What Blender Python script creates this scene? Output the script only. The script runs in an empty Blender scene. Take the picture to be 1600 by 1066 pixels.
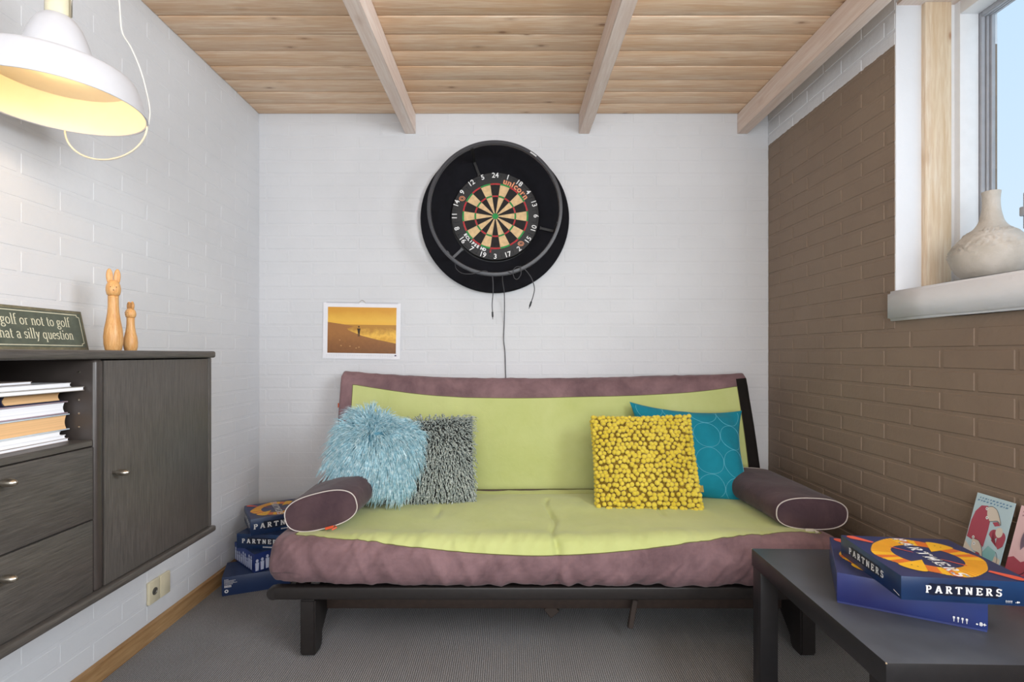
import bpy, bmesh, math, random
import numpy as np
from math import sin, cos, pi, radians as R, sqrt
from mathutils import Vector as V, Matrix as M, noise

random.seed(7)
rng = np.random.default_rng(7)
S = bpy.context.scene
C = S.collection

# ------------------------------------------------------------ camera, world, light, exposure
EYE = 1.04
cd = bpy.data.cameras.new('camera'); cam = bpy.data.objects.new('camera', cd); C.objects.link(cam)
cd.lens = 18.0; cd.sensor_width = 36.0; cd.sensor_fit = 'HORIZONTAL'
cd.shift_x = 0.003125; cd.shift_y = 0.0125; cd.clip_start = 0.02
cam.location = (0, 0, EYE); cam.rotation_euler = (pi / 2, 0, 0)
S.camera = cam

w = bpy.data.worlds.new('sky'); S.world = w; w.use_nodes = True
nt = w.node_tree; nt.nodes.clear()
o_ = nt.nodes.new('ShaderNodeOutputWorld'); bg = nt.nodes.new('ShaderNodeBackground')
tc = nt.nodes.new('ShaderNodeTexCoord'); sx = nt.nodes.new('ShaderNodeSeparateXYZ'); rp = nt.nodes.new('ShaderNodeValToRGB')
nt.links.new(tc.outputs['Generated'], sx.inputs[0]); nt.links.new(sx.outputs[2], rp.inputs[0])
rp.color_ramp.elements[0].position = 0.0; rp.color_ramp.elements[0].color = (0.74, 0.86, 0.95, 1)
rp.color_ramp.elements[1].position = 0.55; rp.color_ramp.elements[1].color = (0.58, 0.77, 0.97, 1)
nt.links.new(rp.outputs[0], bg.inputs[0]); bg.inputs[1].default_value = 0.9
nt.links.new(bg.outputs[0], o_.inputs[0])


def area(name, loc, target, sx_, sy_, power, col, spread=pi):
    l = bpy.data.lights.new(name, 'AREA'); l.shape = 'RECTANGLE'; l.size = sx_; l.size_y = sy_
    l.energy = power; l.color = col
    l.spread = spread
    o = bpy.data.objects.new(name, l); C.objects.link(o); o.location = loc
    d = V(target) - V(loc); o.rotation_euler = d.to_track_quat('-Z', 'Y').to_euler()
    return o


area('fill_behind_camera', (0.15, -1.55, 1.25), (0.15, 2.6, 1.65), 2.1, 1.4, 55, (0.92, 0.965, 1.0))  # added unseen fill lamp behind the camera, standing in for daylight
area('daylight_from_window', (1.46, 0.05, 1.70), (-1.2, 0.65, 1.25), 1.2, 0.85, 38, (0.92, 0.96, 1.0), R(150))
S.view_settings.view_transform = 'Standard'; S.view_settings.look = 'None'
S.view_settings.gamma = 1.0; S.view_settings.use_curve_mapping = False
S.view_settings.exposure = 0.22

# ------------------------------------------------------------ helpers


def lin(h):
    h = h.lstrip('#'); c = [int(h[i:i + 2], 16) / 255 for i in (0, 2, 4)]
    return tuple(x / 12.92 if x <= .04045 else ((x + .055) / 1.055) ** 2.4 for x in c) + (1,)


class NT:
    def __init__(s, name):
        s.m = bpy.data.materials.new(name); s.m.use_nodes = True; s.t = s.m.node_tree
        s.p = s.t.nodes['Principled BSDF']

    def n(s, ty, **kw):
        x = s.t.nodes.new(ty)
        for k, v in kw.items():
            if k.startswith('i_'):
                k = k[2:]; x.inputs[int(k) if k.isdigit() else k].default_value = v
            else: setattr(x, k, v)
        return x

    def l(s, a, b): s.t.links.new(a, b)

    def co(s, kind='Object', scale=(1, 1, 1), rot=(0, 0, 0)):
        if kind == 'World': a = s.n('ShaderNodeNewGeometry').outputs['Position']
        else: a = s.n('ShaderNodeTexCoord').outputs[kind]
        m = s.n('ShaderNodeMapping'); m.inputs['Scale'].default_value = scale; m.inputs['Rotation'].default_value = rot
        s.l(a, m.inputs[0]); return m.outputs[0]

    def noise(s, vec, scale=5, detail=4, rough=.5, dist=0):
        x = s.n('ShaderNodeTexNoise'); x.inputs['Scale'].default_value = scale; x.inputs['Detail'].default_value = detail
        x.inputs['Roughness'].default_value = rough; x.inputs['Distortion'].default_value = dist
        s.l(vec, x.inputs['Vector']); return x.outputs['Fac']

    def ramp(s, fac, stops):
        r = s.n('ShaderNodeValToRGB'); e = r.color_ramp.elements
        while len(e) < len(stops): e.new(.5)
        for k, (p, c) in zip(e, stops): k.position = p; k.color = c
        s.l(fac, r.inputs[0]); return r.outputs[0]

    def mix(s, f, a, b, mode='MIX'):
        x = s.n('ShaderNodeMix', data_type='RGBA', blend_type=mode)
        for i, q in ((0, f), (6, a), (7, b)):
            if hasattr(q, 'links'): s.l(q, x.inputs[i])
            else: x.inputs[i].default_value = q
        return x.outputs[2]

    def bump(s, h, strength=.3, dist=.005, prev=None):
        b = s.n('ShaderNodeBump'); b.inputs['Strength'].default_value = strength; b.inputs['Distance'].default_value = dist
        s.l(h, b.inputs['Height'])
        if prev: s.l(prev, b.inputs['Normal'])
        s.l(b.outputs[0], s.p.inputs['Normal']); return b.outputs[0]


def simple(name, hexc, rough=.6, metal=0, var=.06, nscale=30, bump=0.0, bscale=200, spec=.5, coat=0, sheen=0, emit=None):
    m = NT(name); c = lin(hexc)
    v = m.co(); f = m.noise(v, nscale, 3)
    a = tuple(x * (1 - var) for x in c[:3]) + (1,); b = tuple(min(1, x * (1 + var)) for x in c[:3]) + (1,)
    m.l(m.ramp(f, [(.3, a), (.7, b)]), m.p.inputs['Base Color'])
    m.p.inputs['Roughness'].default_value = rough; m.p.inputs['Metallic'].default_value = metal
    m.p.inputs['Specular IOR Level'].default_value = spec
    if coat: m.p.inputs['Coat Weight'].default_value = coat; m.p.inputs['Coat Roughness'].default_value = .2
    if sheen: m.p.inputs['Sheen Weight'].default_value = sheen; m.p.inputs['Sheen Roughness'].default_value = .4
    if bump: m.bump(m.noise(v, bscale, 3), bump, .003)
    if emit: m.p.inputs['Emission Color'].default_value = lin(emit[0]); m.p.inputs['Emission Strength'].default_value = emit[1]
    return m.m


MT = {}      # world matrices of things (before depsgraph update)


def thing(name, label, cat, loc=(0, 0, 0), rotz=0, group=None, mtx=None):
    o = bpy.data.objects.new(name, None); C.objects.link(o); o.empty_display_size = .05
    m = mtx if mtx is not None else (M.Translation(loc) @ M.Rotation(rotz, 4, 'Z'))
    o.matrix_world = m; MT[o.name] = m.copy()
    o['label'] = label; o['category'] = cat
    if group: o['group'] = group
    return o


def tag(o, label, cat, group=None):
    o['label'] = label; o['category'] = cat
    if group: o['group'] = group
    return o


def obj(name, bm, mat, parent=None, smooth=False, local=False, label=None, loc=None):
    """link bm as one mesh object; bm is in world space unless local"""
    me = bpy.data.meshes.new(name)
    pm = MT.get(parent.name, M.Identity(4)) if parent else M.Identity(4)
    if isinstance(bm, bmesh.types.BMesh):
        if parent and not local: bm.transform(pm.inverted())
        if loc is not None: bm.transform(M.Translation(-V(loc)))
        bmesh.ops.recalc_face_normals(bm, faces=bm.faces) if not getattr(mat, '_keep', False) else None
        bm.to_mesh(me); bm.free()
    else:
        me.from_pydata(*bm); me.update()
        if parent and not local: me.transform(pm.inverted())
        if loc is not None: me.transform(M.Translation(-V(loc)))
    o = bpy.data.objects.new(name, me); C.objects.link(o)
    for x in (mat if isinstance(mat, (list, tuple)) else [mat]): me.materials.append(x)
    if parent: o.parent = parent
    if loc is not None: o.location = loc
    MT[o.name] = pm @ (M.Translation(loc) if loc is not None else M.Identity(4))
    if smooth:
        me.polygons.foreach_set('use_smooth', [True] * len(me.polygons))
        if smooth == 'auto':
            me.polygons.foreach_set('use_smooth', [True] * len(me.polygons))
            try: me.set_sharp_from_angle(angle=R(40))
            except Exception: pass
    if label: o['label'] = label
    return o


def struct(o): o['kind'] = 'structure'; return o


def B(): return bmesh.new()


def box(bm, x0, x1, y0, y1, z0, z1, bev=0, seg=2):
    t = bmesh.new()
    bmesh.ops.create_cube(t, size=1)
    for v in t.verts: v.co = V(((x0 + x1) / 2 + v.co.x * (x1 - x0), (y0 + y1) / 2 + v.co.y * (y1 - y0), (z0 + z1) / 2 + v.co.z * (z1 - z0)))
    if bev: bmesh.ops.bevel(t, geom=t.edges[:], offset=bev, segments=seg, affect='EDGES', profile=.5)
    merge(bm, t); return bm


def merge(bm, t, mtx=None):
    if mtx is not None: t.transform(mtx)
    me = bpy.data.meshes.new('tmp'); t.to_mesh(me); t.free(); bm.from_mesh(me); bpy.data.meshes.remove(me)


def lathe(bm, prof, seg=48, mtx=None, disp=None, cap=True):
    t = bmesh.new(); rows = []
    for (r, z) in prof:
        row = []
        for k in range(seg):
            a = 2 * pi * k / seg; rr = r + (disp(a, z) if disp else 0)
            row.append(t.verts.new((rr * cos(a), rr * sin(a), z)))
        rows.append(row)
    for i in range(len(rows) - 1):
        for k in range(seg):
            t.faces.new((rows[i][k], rows[i][(k + 1) % seg], rows[i + 1][(k + 1) % seg], rows[i + 1][k]))
    if cap:
        for row, rev in ((rows[0], True), (rows[-1], False)):
            t.faces.new(row[::-1] if rev else row)
    merge(bm, t, mtx); return bm


def tube(bm, pts, r, seg=8, closed=False, cap=True):
    pts = [V(p) for p in pts]; n = len(pts); rows = []; up = None
    rs = r if isinstance(r, (list, tuple)) else [r] * n
    for i in range(n):
        a = pts[(i - 1) % n] if (closed or i > 0) else pts[i]
        b = pts[(i + 1) % n] if (closed or i < n - 1) else pts[i]
        d = (b - a).normalized()
        if up is None:
            up = V((0, 0, 1)) if abs(d.z) < .9 else V((1, 0, 0))
        x = d.cross(up).normalized(); y = x.cross(d).normalized(); up = y
        rows.append([bm.verts.new(pts[i] + (x * cos(2 * pi * k / seg) + y * sin(2 * pi * k / seg)) * rs[i]) for k in range(seg)])
    for i in range(n if closed else n - 1):
        q = rows[(i + 1) % n]
        for k in range(seg): bm.faces.new((rows[i][k], rows[i][(k + 1) % seg], q[(k + 1) % seg], q[k]))
    if cap and not closed: bm.faces.new(rows[0][::-1]); bm.faces.new(rows[-1])
    return bm


def spline(pts, n=8):
    """Catmull-Rom"""
    P = [V(p) for p in pts]; P = [P[0] * 2 - P[1]] + P + [P[-1] * 2 - P[-2]]; out = []
    for i in range(1, len(P) - 2):
        for k in range(n):
            t = k / n; a, b, c, d = P[i - 1:i + 3]
            out.append(.5 * ((2 * b) + (c - a) * t + (2 * a - 5 * b + 4 * c - d) * t * t + (3 * b - a - 3 * c + d) * t ** 3))
    out.append(P[-2]); return out


def prism(bm, poly, h, fn=None, bev=0):
    """poly in 2D (x,y), extruded to z=h, then mapped by matrix fn"""
    t = bmesh.new(); vs = [t.verts.new((p[0], p[1], 0)) for p in poly]
    f = t.faces.new(vs); r = bmesh.ops.extrude_face_region(t, geom=[f])
    for v in r['geom']:
        if isinstance(v, bmesh.types.BMVert): v.co.z += h
    if bev: bmesh.ops.bevel(t, geom=t.edges[:], offset=bev, segments=2, affect='EDGES')
    bmesh.ops.recalc_face_normals(t, faces=t.faces)
    merge(bm, t, fn); return bm


def flat(bm, poly, fn):
    bm.faces.new([bm.verts.new(fn(*p)) for p in poly]); return bm


def circ(cx, cy, rx, ry=None, a0=0, a1=360, n=24):
    ry = rx if ry is None else ry
    full = abs(a1 - a0) >= 360
    return [(cx + rx * cos(R(a0 + (a1 - a0) * k / n)), cy + ry * sin(R(a0 + (a1 - a0) * k / n))) for k in range(n if full else n + 1)]


# ---- stroke lettering (drawn with a broad nib: verticals thick, horizontals thin)
def A(cx, cy, rx, ry, a0, a1, n=14): return [(cx + rx * cos(R(a0 + (a1 - a0) * k / n)), cy + ry * sin(R(a0 + (a1 - a0) * k / n))) for k in range(n + 1)]


CAP = {
 'P': (.78, [[(.2, 0), (.2, 1)], [(.2, .95), (.42, .95)] + A(.42, .72, .22, .23, 90, -90) + [(.2, .49)]], [(.02, .38, .05), (.02, .2, .95)]),
 'A': (.92, [[(.14, 0), (.44, 1)], [(.78, 0), (.48, 1)], [(.24, .32), (.68, .32)]], [(0, .28, .05), (.62, .94, .05), (.3, .5, .95)]),
 'R': (.86, [[(.2, 0), (.2, 1)], [(.2, .95), (.42, .95)] + A(.42, .73, .21, .22, 90, -90) + [(.2, .51)], [(.42, .5), (.7, .05)]], [(.02, .36, .05), (.02, .2, .95), (.62, .86, .05)]),
 'T': (.8, [[(.4, 0), (.4, 1)], [(.04, .95), (.76, .95)], [(.06, .95), (.06, .74)], [(.74, .95), (.74, .74)]], [(.24, .56, .05)]),
 'N': (.92, [[(.18, 0), (.18, 1)], [(.18, .98), (.74, .02)], [(.74, 0), (.74, 1)]], [(.02, .34, .05), (.02, .2, .95), (.6, .9, .95)]),
 'E': (.8, [[(.2, 0), (.2, 1)], [(.2, .95), (.7, .95)], [(.2, .05), (.72, .05)], [(.2, .5), (.54, .5)], [(.7, .95), (.7, .76)], [(.72, .05), (.72, .26)], [(.54, .4), (.54, .6)]], [(.02, .2, .05), (.02, .2, .95)]),
 'S': (.72, [A(.36, .73, .23, .23, 20, 270), A(.36, .27, .25, .24, 90, -165), [(.59, .98), (.59, .76)], [(.1, .02), (.1, .25)]], []),
 'H': (.9, [[(.18, 0), (.18, 1)], [(.72, 0), (.72, 1)], [(.18, .5), (.72, .5)]], [(.02, .34, .05), (.56, .88, .05), (.02, .34, .95), (.56, .88, .95)]),
 'W': (1.2, [[(.1, 1), (.36, 0)], [(.36, 0), (.6, 1)], [(.6, 1), (.84, 0)], [(.84, 0), (1.1, 1)]], [(0, .25, .97), (.95, 1.2, .97)]),
}
LOW = {
 'o': (.62, [A(.3, .31, .24, .29, 0, 360)], []),
 'g': (.6, [A(.26, .41, .18, .19, 0, 360), [(.16, .24), (.1, .13), (.2, .06), (.42, .02), (.5, -.08)], A(.28, -.12, .24, .14, 20, 380), [(.42, .54), (.56, .6)]], []),
 'l': (.32, [[(.16, 0), (.16, 1)]], [(.03, .3, .02), (.03, .16, .97)]),
 'f': (.36, [[(.16, 0), (.16, .82)] + A(.34, .82, .18, .16, 180, 55)], [(.03, .32, .02), (.03, .36, .6)]),
 'r': (.43, [[(.16, 0), (.16, .6)], A(.34, .4, .18, .2, 170, 60)], [(.03, .32, .02), (.03, .16, .59)]),
 'n': (.68, [[(.16, 0), (.16, .6)], A(.34, .38, .18, .22, 170, 0) + [(.52, 0)]], [(.03, .29, .02), (.39, .66, .02), (.03, .16, .59)]),
 'h': (.68, [[(.16, 0), (.16, 1)], A(.34, .38, .18, .22, 170, 0) + [(.52, 0)]], [(.03, .29, .02), (.39, .66, .02), (.03, .16, .97)]),
 't': (.4, [[(.17, .82), (.17, .15)] + A(.29, .15, .12, .14, 180, 310)], [(.03, .36, .6)]),
 'a': (.56, [A(.24, .42, .18, .18, 160, 0) + [(.42, .08), (.53, 0)], A(.24, .17, .17, .17, 60, 340)], []),
 's': (.46, [A(.23, .46, .15, .14, 20, 270), A(.23, .16, .17, .15, 90, -160)], []),
 'i': (.32, [[(.16, 0), (.16, .6)], [(.16, .78), (.16, .9)]], [(.03, .3, .02), (.03, .16, .59)]),
 'y': (.56, [[(.1, .6), (.3, .04)], [(.48, .6), (.2, -.2), (.08, -.24)]], [(0, .22, .6), (.38, .58, .6)]),
 'q': (.66, [A(.27, .31, .21, .29, 0, 360), [(.5, .6), (.5, -.3)]], [(.38, .62, -.3)]),
 'u': (.66, [[(.15, .6), (.15, .22)] + A(.31, .2, .17, .19, 180, 350), [(.5, .6), (.5, 0)]], [(.02, .15, .59), (.38, .5, .59), (.5, .62, .02)]),
 'e': (.56, [A(.28, .31, .22, .29, 5, 320), [(.08, .33), (.5, .33)]], []),
 ' ': (.36, [], []),
}
GL = dict(LOW); GL.update(CAP)


def lettering(bm, text, h, fn0, thick=.13, thin=.05, space=.06, cx=None, x0=0, y0=0, xs=1.0):
    """fn(x,y)->3D point; text baseline at y0; centred on cx if given"""
    wtot = sum(GL[c][0] + space for c in text) - space
    x = (cx - wtot * h * xs / 2) if cx is not None else x0
    ox = x; fn = lambda a_, b_: fn0(ox + (a_ - ox) * xs, b_)
    for c in text:
        wd, strokes, ser = GL[c]
        for st in strokes:
            n = len(st); L = []; Rr = []
            for i, p in enumerate(st):
                a = st[max(0, i - 1)]; b = st[min(n - 1, i + 1)]
                dx, dy = b[0] - a[0], b[1] - a[1]; l = sqrt(dx * dx + dy * dy) or 1
                dx /= l; dy /= l; wv = (thin + (thick - thin) * abs(dy)) / 2
                L.append((p[0] - dy * wv, p[1] + dx * wv)); Rr.append((p[0] + dy * wv, p[1] - dx * wv))
            for i in range(n - 1):
                q = [L[i], L[i + 1], Rr[i + 1], Rr[i]]
                bm.faces.new([bm.verts.new(fn(x + u * h, y0 + v * h)) for u, v in q])
        for (a, b, yy) in ser:
            q = [(a, yy - thin / 2), (b, yy - thin / 2), (b, yy + thin / 2), (a, yy + thin / 2)]
            bm.faces.new([bm.verts.new(fn(x + u * h, y0 + v * h)) for u, v in q])
        x += (wd + space) * h
    return bm


def sans(text, size, extrude=0.0, offset=0.0):
    """built-in font -> bmesh, centred"""
    cu = bpy.data.curves.new('t', 'FONT'); cu.body = text; cu.size = size; cu.extrude = extrude; cu.offset = offset
    cu.align_x = 'CENTER'; cu.align_y = 'CENTER'; cu.resolution_u = 3
    o = bpy.data.objects.new('t', cu); me = bpy.data.meshes.new_from_object(o)
    t = bmesh.new(); t.from_mesh(me); bpy.data.objects.remove(o); bpy.data.curves.remove(cu); bpy.data.meshes.remove(me)
    return t


# ------------------------------------------------------------ materials
def m_wall(name, c1, c2, bs=1.0):
    m = NT(name); v = m.co('World')
    f = m.noise(v, 2.2, 5)
    m.l(m.ramp(f, [(.35, lin(c1)), (.65, lin(c2))]), m.p.inputs['Base Color'])
    m.p.inputs['Roughness'].default_value = .75; m.p.inputs['Specular IOR Level'].default_value = .25
    b = m.bump(m.noise(v, 55, 5, .6), .22 * bs, .004)
    m.bump(m.noise(v, 9, 3), .25 * bs, .01, b)
    return m.m


WHITE = m_wall('white_painted_masonry', 'd3d4d7', 'd9dadd')
WHITE2 = m_wall('white_painted_reveal', 'e2e4e8', 'e8eaee')


def m_rightwall():
    m = NT('brown_and_white_painted_masonry'); v = m.co('World')
    s = m.n('ShaderNodeSeparateXYZ'); m.l(v, s.inputs[0])
    nz = m.noise(v, 40, 3)
    a = m.n('ShaderNodeMath', operation='MULTIPLY_ADD'); m.l(nz, a.inputs[0]); a.inputs[1].default_value = .012; m.l(s.outputs[2], a.inputs[2])
    g = m.n('ShaderNodeMath', operation='GREATER_THAN'); m.l(a.outputs[0], g.inputs[0]); g.inputs[1].default_value = 2.135
    f = m.noise(v, 2.0, 6, .6)
    br = m.ramp(f, [(.3, lin('837162')), (.7, lin('8f7d6c'))])
    wear = m.noise(v, 140, 4, .7)
    br2 = m.mix(m.ramp(wear, [(.68, (0, 0, 0, 1)), (.76, (.35, .35, .35, 1))]), br, lin('93806c'))
    m.l(m.mix(g.outputs[0], br2, lin('dadadc')), m.p.inputs['Base Color'])
    m.p.inputs['Roughness'].default_value = .62; m.p.inputs['Specular IOR Level'].default_value = .4
    b = m.bump(m.noise(v, 70, 5, .65), .3, .004); m.bump(m.noise(v, 12, 3), .35, .01, b)
    return m.m


BROWNW = m_rightwall()


def m_wood(name, cols, axis='X', stretch=14, knots=True, rough=.55, scale=1.0):
    m = NT(name)
    sc = {'X': (1, stretch, stretch), 'Y': (stretch, 1, stretch), 'Z': (stretch, stretch, 1)}[axis]
    v = m.co('World', sc); oi = m.n('ShaderNodeObjectInfo')
    ad = m.n('ShaderNodeVectorMath', operation='ADD'); m.l(v, ad.inputs[0])
    mu = m.n('ShaderNodeVectorMath', operation='SCALE'); mu.inputs[0].default_value = (37, 53, 91); m.l(oi.outputs['Random'], mu.inputs['Scale'])
    m.l(mu.outputs[0], ad.inputs[1]); vv = ad.outputs[0]
    f = m.noise(vv, 1.6 * scale, 8, .62, .6)
    col = m.ramp(f, [(.28, lin(cols[0])), (.45, lin(cols[1])), (.6, lin(cols[2])), (.75, lin(cols[1]))])
    f2 = m.noise(vv, 7 * scale, 4, .6, .2)
    col = m.mix(m.ramp(f2, [(.4, (.5, .5, .5, 1)), (.62, (0, 0, 0, 1))]), col, lin(cols[3]), 'MIX')
    # plank-to-plank shade
    hv = m.ramp(oi.outputs['Random'], [(0, (.92, .91, .90, 1)), (1, (1.0, 1.0, 1.0, 1))])
    col = m.mix(1.0, col, hv, 'MULTIPLY')
    if knots:
        v2 = m.co('World', {'X': (2.4, 6, 6), 'Y': (6, 2.4, 6), 'Z': (6, 6, 2.4)}[axis])
        ad2 = m.n('ShaderNodeVectorMath', operation='ADD'); m.l(v2, ad2.inputs[0]); m.l(mu.outputs[0], ad2.inputs[1])
        vo = m.n('ShaderNodeTexVoronoi'); vo.inputs['Scale'].default_value = 1.7; m.l(ad2.outputs[0], vo.inputs['Vector'])
        k = m.ramp(vo.outputs['Distance'], [(.035, (.75, .75, .75, 1)), (.075, (.25, .25, .25, 1)), (.16, (0, 0, 0, 1))])
        col = m.mix(k, col, lin(cols[4]))
    m.l(col, m.p.inputs['Base Color']); m.p.inputs['Roughness'].default_value = rough
    m.p.inputs['Specular IOR Level'].default_value = .3
    m.bump(f2, .12, .002)
    return m.m


CEILW = m_wood('ceiling_pine', ['e2bd97', 'ecceae', 'f3dcc2', 'd5a57c', '8a5c40'], 'X', 16)
BEAMW = m_wood('beam_whitewashed_pine', ['e2cec2', 'e9d8cd', 'efe2d9', 'd8c0b2', 'b4937f'], 'Y', 16)
POSTW = m_wood('window_post_pine', ['d8bf9f', 'e4d0b4', 'eadbc6', 'cba77e', '9a6238'], 'Z', 14)
BASEW = m_wood('baseboard_varnished_wood', ['9b7850', 'a9855c', 'b7966c', '86623d', '5a3d22'], 'Y', 12, knots=False, rough=.4)
RABW = m_wood('turned_beech', ['c99257', 'd7a468', 'e0b37a', 'bd844b', '7a4a25'], 'Z', 10, knots=False, rough=.35, scale=6)


def m_carpet():
    m = NT('grey_woven_carpet'); v = m.co('World')
    wx = m.n('ShaderNodeTexWave', wave_type='BANDS', bands_direction='X'); wx.inputs['Scale'].default_value = 44; wx.inputs['Distortion'].default_value = .6; wx.inputs['Detail'].default_value = 1
    wy = m.n('ShaderNodeTexWave', wave_type='BANDS', bands_direction='Y'); wy.inputs['Scale'].default_value = 70; wy.inputs['Distortion'].default_value = .6
    m.l(v, wx.inputs['Vector']); m.l(v, wy.inputs['Vector'])
    h = m.n('ShaderNodeMath', operation='MULTIPLY'); m.l(wx.outputs['Fac'], h.inputs[0]); m.l(wy.outputs['Fac'], h.inputs[1])
    h2 = m.n('ShaderNodeMath', operation='MAXIMUM'); m.l(h.outputs[0], h2.inputs[0])
    q = m.n('ShaderNodeMath', operation='MULTIPLY'); m.l(wx.outputs['Fac'], q.inputs[0]); q.inputs[1].default_value = .55; m.l(q.outputs[0], h2.inputs[1])
    f = m.noise(v, 3, 4); g = m.noise(v, 260, 2)
    c = m.ramp(h2.outputs[0], [(.05, lin('575553')), (.75, lin('b4b4b6'))])
    c = m.mix(.35, c, m.ramp(g, [(.3, lin('4a4848')), (.7, lin('b8b7b8'))]))
    c = m.mix(m.ramp(f, [(.4, (0, 0, 0, 1)), (.7, (.25, .25, .25, 1))]), c, lin('75706c'))
    m.l(c, m.p.inputs['Base Color']); m.p.inputs['Roughness'].default_value = .95; m.p.inputs['Specular IOR Level'].default_value = .1
    m.bump(h2.outputs[0], .8, .003)
    return m.m


CARPET = m_carpet()


def m_black_oak():
    m = NT('black_stained_oak_veneer'); v = m.co('World', (60, 60, 3.0)); vh = m.co('World', (60, 4, 60))
    f = m.noise(v, 5, 6, .7)
    m.l(m.ramp(f, [(.3, lin('3a3734')), (.62, lin('544f4b')), (.8, lin('645f59'))]), m.p.inputs['Base Color'])
    m.p.inputs['Roughness'].default_value = .42; m.bump(f, .25, .0015); return m.m


def m_black_oak_h():
    m = NT('black_stained_oak_veneer_horizontal'); v = m.co('World', (60, 3, 60))
    f = m.noise(v, 5, 6, .7)
    m.l(m.ramp(f, [(.3, lin('3a3734')), (.62, lin('544f4b')), (.8, lin('645f59'))]), m.p.inputs['Base Color'])
    m.p.inputs['Roughness'].default_value = .42; m.bump(f, .25, .0015); return m.m


OAK = m_black_oak(); OAKH = m_black_oak_h()
CABEDGE = simple('black_lacquered_edge', '3a3431', .35, var=.1)
CABIN = simple('black_cabinet_interior', '2a2527', .5)
STEEL = simple('brushed_steel', 'b9b2a5', .28, 1.0, var=.05)


def m_fabric(name, c1, c2, rough=.85, sheen=.3, ns=3, bs=600, bstr=.15, mott=.4):
    m = NT(name); v = m.co('World')
    f = m.noise(v, ns, 6, .65, .4)
    m.l(m.ramp(f, [(.5 - mott / 2, lin(c1)), (.5 + mott / 2, lin(c2))]), m.p.inputs['Base Color'])
    m.p.inputs['Roughness'].default_value = rough; m.p.inputs['Specular IOR Level'].default_value = .2
    m.p.inputs['Sheen Weight'].default_value = sheen; m.p.inputs['Sheen Roughness'].default_value = .45
    b = m.bump(m.noise(v, bs, 2), bstr, .001); m.bump(m.noise(v, 14, 4, .5, .5), .3, .008, b)
    return m.m


PLUSH = m_fabric('aubergine_brown_microsuede', '654e52', '8f7174', ns=7, sheen=.12)
GREEN = m_fabric('lime_green_microsuede', 'b7bf78', 'c6cc8c', ns=2.2, sheen=.2)
TEAL = m_fabric('teal_cotton', '12788c', '1a8aa0', ns=5, sheen=.1, bs=900)
PLUSHD = m_fabric('dark_aubergine_microsuede', '43333a', '5c474b', ns=7, sheen=.12)
SHADEF = m_fabric('border_shade_black', '15120f', '1f1b1a', ns=7, sheen=0)  # painted shade: the brown border where it curves away from the light
PIPING = simple('pale_grey_piping', 'cfc6c0', .7)
FRAMEB = simple('black_stained_wood', '24201f', .45, var=.15, nscale=60)
FRAMEBR = simple('dark_brown_slat_wood', '3a2e28', .55, var=.2, nscale=40)
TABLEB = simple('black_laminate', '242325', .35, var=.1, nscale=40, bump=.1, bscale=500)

# ------------------------------------------------------------ room shell
XL, XR, YB, ZC = -1.307, 1.357, 2.680, 2.296
YN = -1.9
WT = .36
bm = B(); box(bm, XL - .1, XR + .1, YN - .1, YB + .1, -.1, 0)
floor = struct(obj('floor', bm, CARPET))

bm = B(); box(bm, XL - .1, XR + WT, YN - .1, YB + .1, ZC + .012, ZC + .1)
ceil = struct(obj('ceiling', bm, simple('ceiling_underlay', '24180f', .9)))
# tongue and groove boards, each a board running left to right
pw = .111; me0 = None; i = 0; y = YB
while y > YN:
    bm = B(); box(bm, XL, XR + .0, -pw / 2 + .0025, pw / 2 - .0025, -.009, .009, .003, 2)
    if me0 is None:
        o = obj('board', bm, CEILW, ceil, smooth='auto', local=True); me0 = o.data
    else:
        bm.free(); o = bpy.data.objects.new('board', me0); C.objects.link(o); o.parent = ceil
    o.location = (0, y - pw / 2, ZC + .009 + random.uniform(-.0012, .0012))
    y -= pw; i += 1
# front face depth: boards bottom at ZC

bm = B(); box(bm, XL - .1, XR + WT, YB + .0006, YB + .12, 0, ZC + .1)
wback = struct(obj('wall_back', bm, WHITE))
bm = B(); box(bm, XL - .12, XL - .002, YN, YB + .12, 0, ZC + .1)
wleft = struct(obj('wall_left', bm, WHITE))
bm = B(); box(bm, XL - .1, XR + WT, YN - .12, YN, 0, ZC + .1)
struct(obj('wall_front', bm, WHITE))

# window opening in the right wall
WY0, WY1, WZ0, WZ1 = -.60, 1.800, 1.255, 2.275
bm = B()
box(bm, XR + .002, XR + WT, WY1, YB + .12, 0, ZC + .1)
box(bm, XR + .002, XR + WT, YN, WY0, 0, ZC + .1)
box(bm, XR + .002, XR + WT, WY0, WY1, 0, WZ0 - .09)
box(bm, XR + .002, XR + WT, WY0, WY1, WZ1, ZC + .1)
wright = struct(obj('wall_right', bm, BROWNW))

# individual bricks, thickly painted, just proud of the joints
BL, BH, JT = .228, .055, .011
brick_meshes = {}


def brick_mesh(kind, L, mat):
    key = (kind, round(L, 3), mat.name)
    if key not in brick_meshes:
        bm = bmesh.new(); d = .006; bv = .0012 if mat is not BROWNW else .002
        if kind == 'xz': box(bm, -L / 2, L / 2, -d, 0, -BH / 2, BH / 2, bv, 1)
        else: box(bm, 0, d, -L / 2, L / 2, -BH / 2, BH / 2, bv, 1)
        bmesh.ops.recalc_face_normals(bm, faces=bm.faces)
        me = bpy.data.meshes.new('brick'); bm.to_mesh(me); bm.free(); me.materials.append(mat)
        brick_meshes[key] = me
    return brick_meshes[key]


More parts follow.
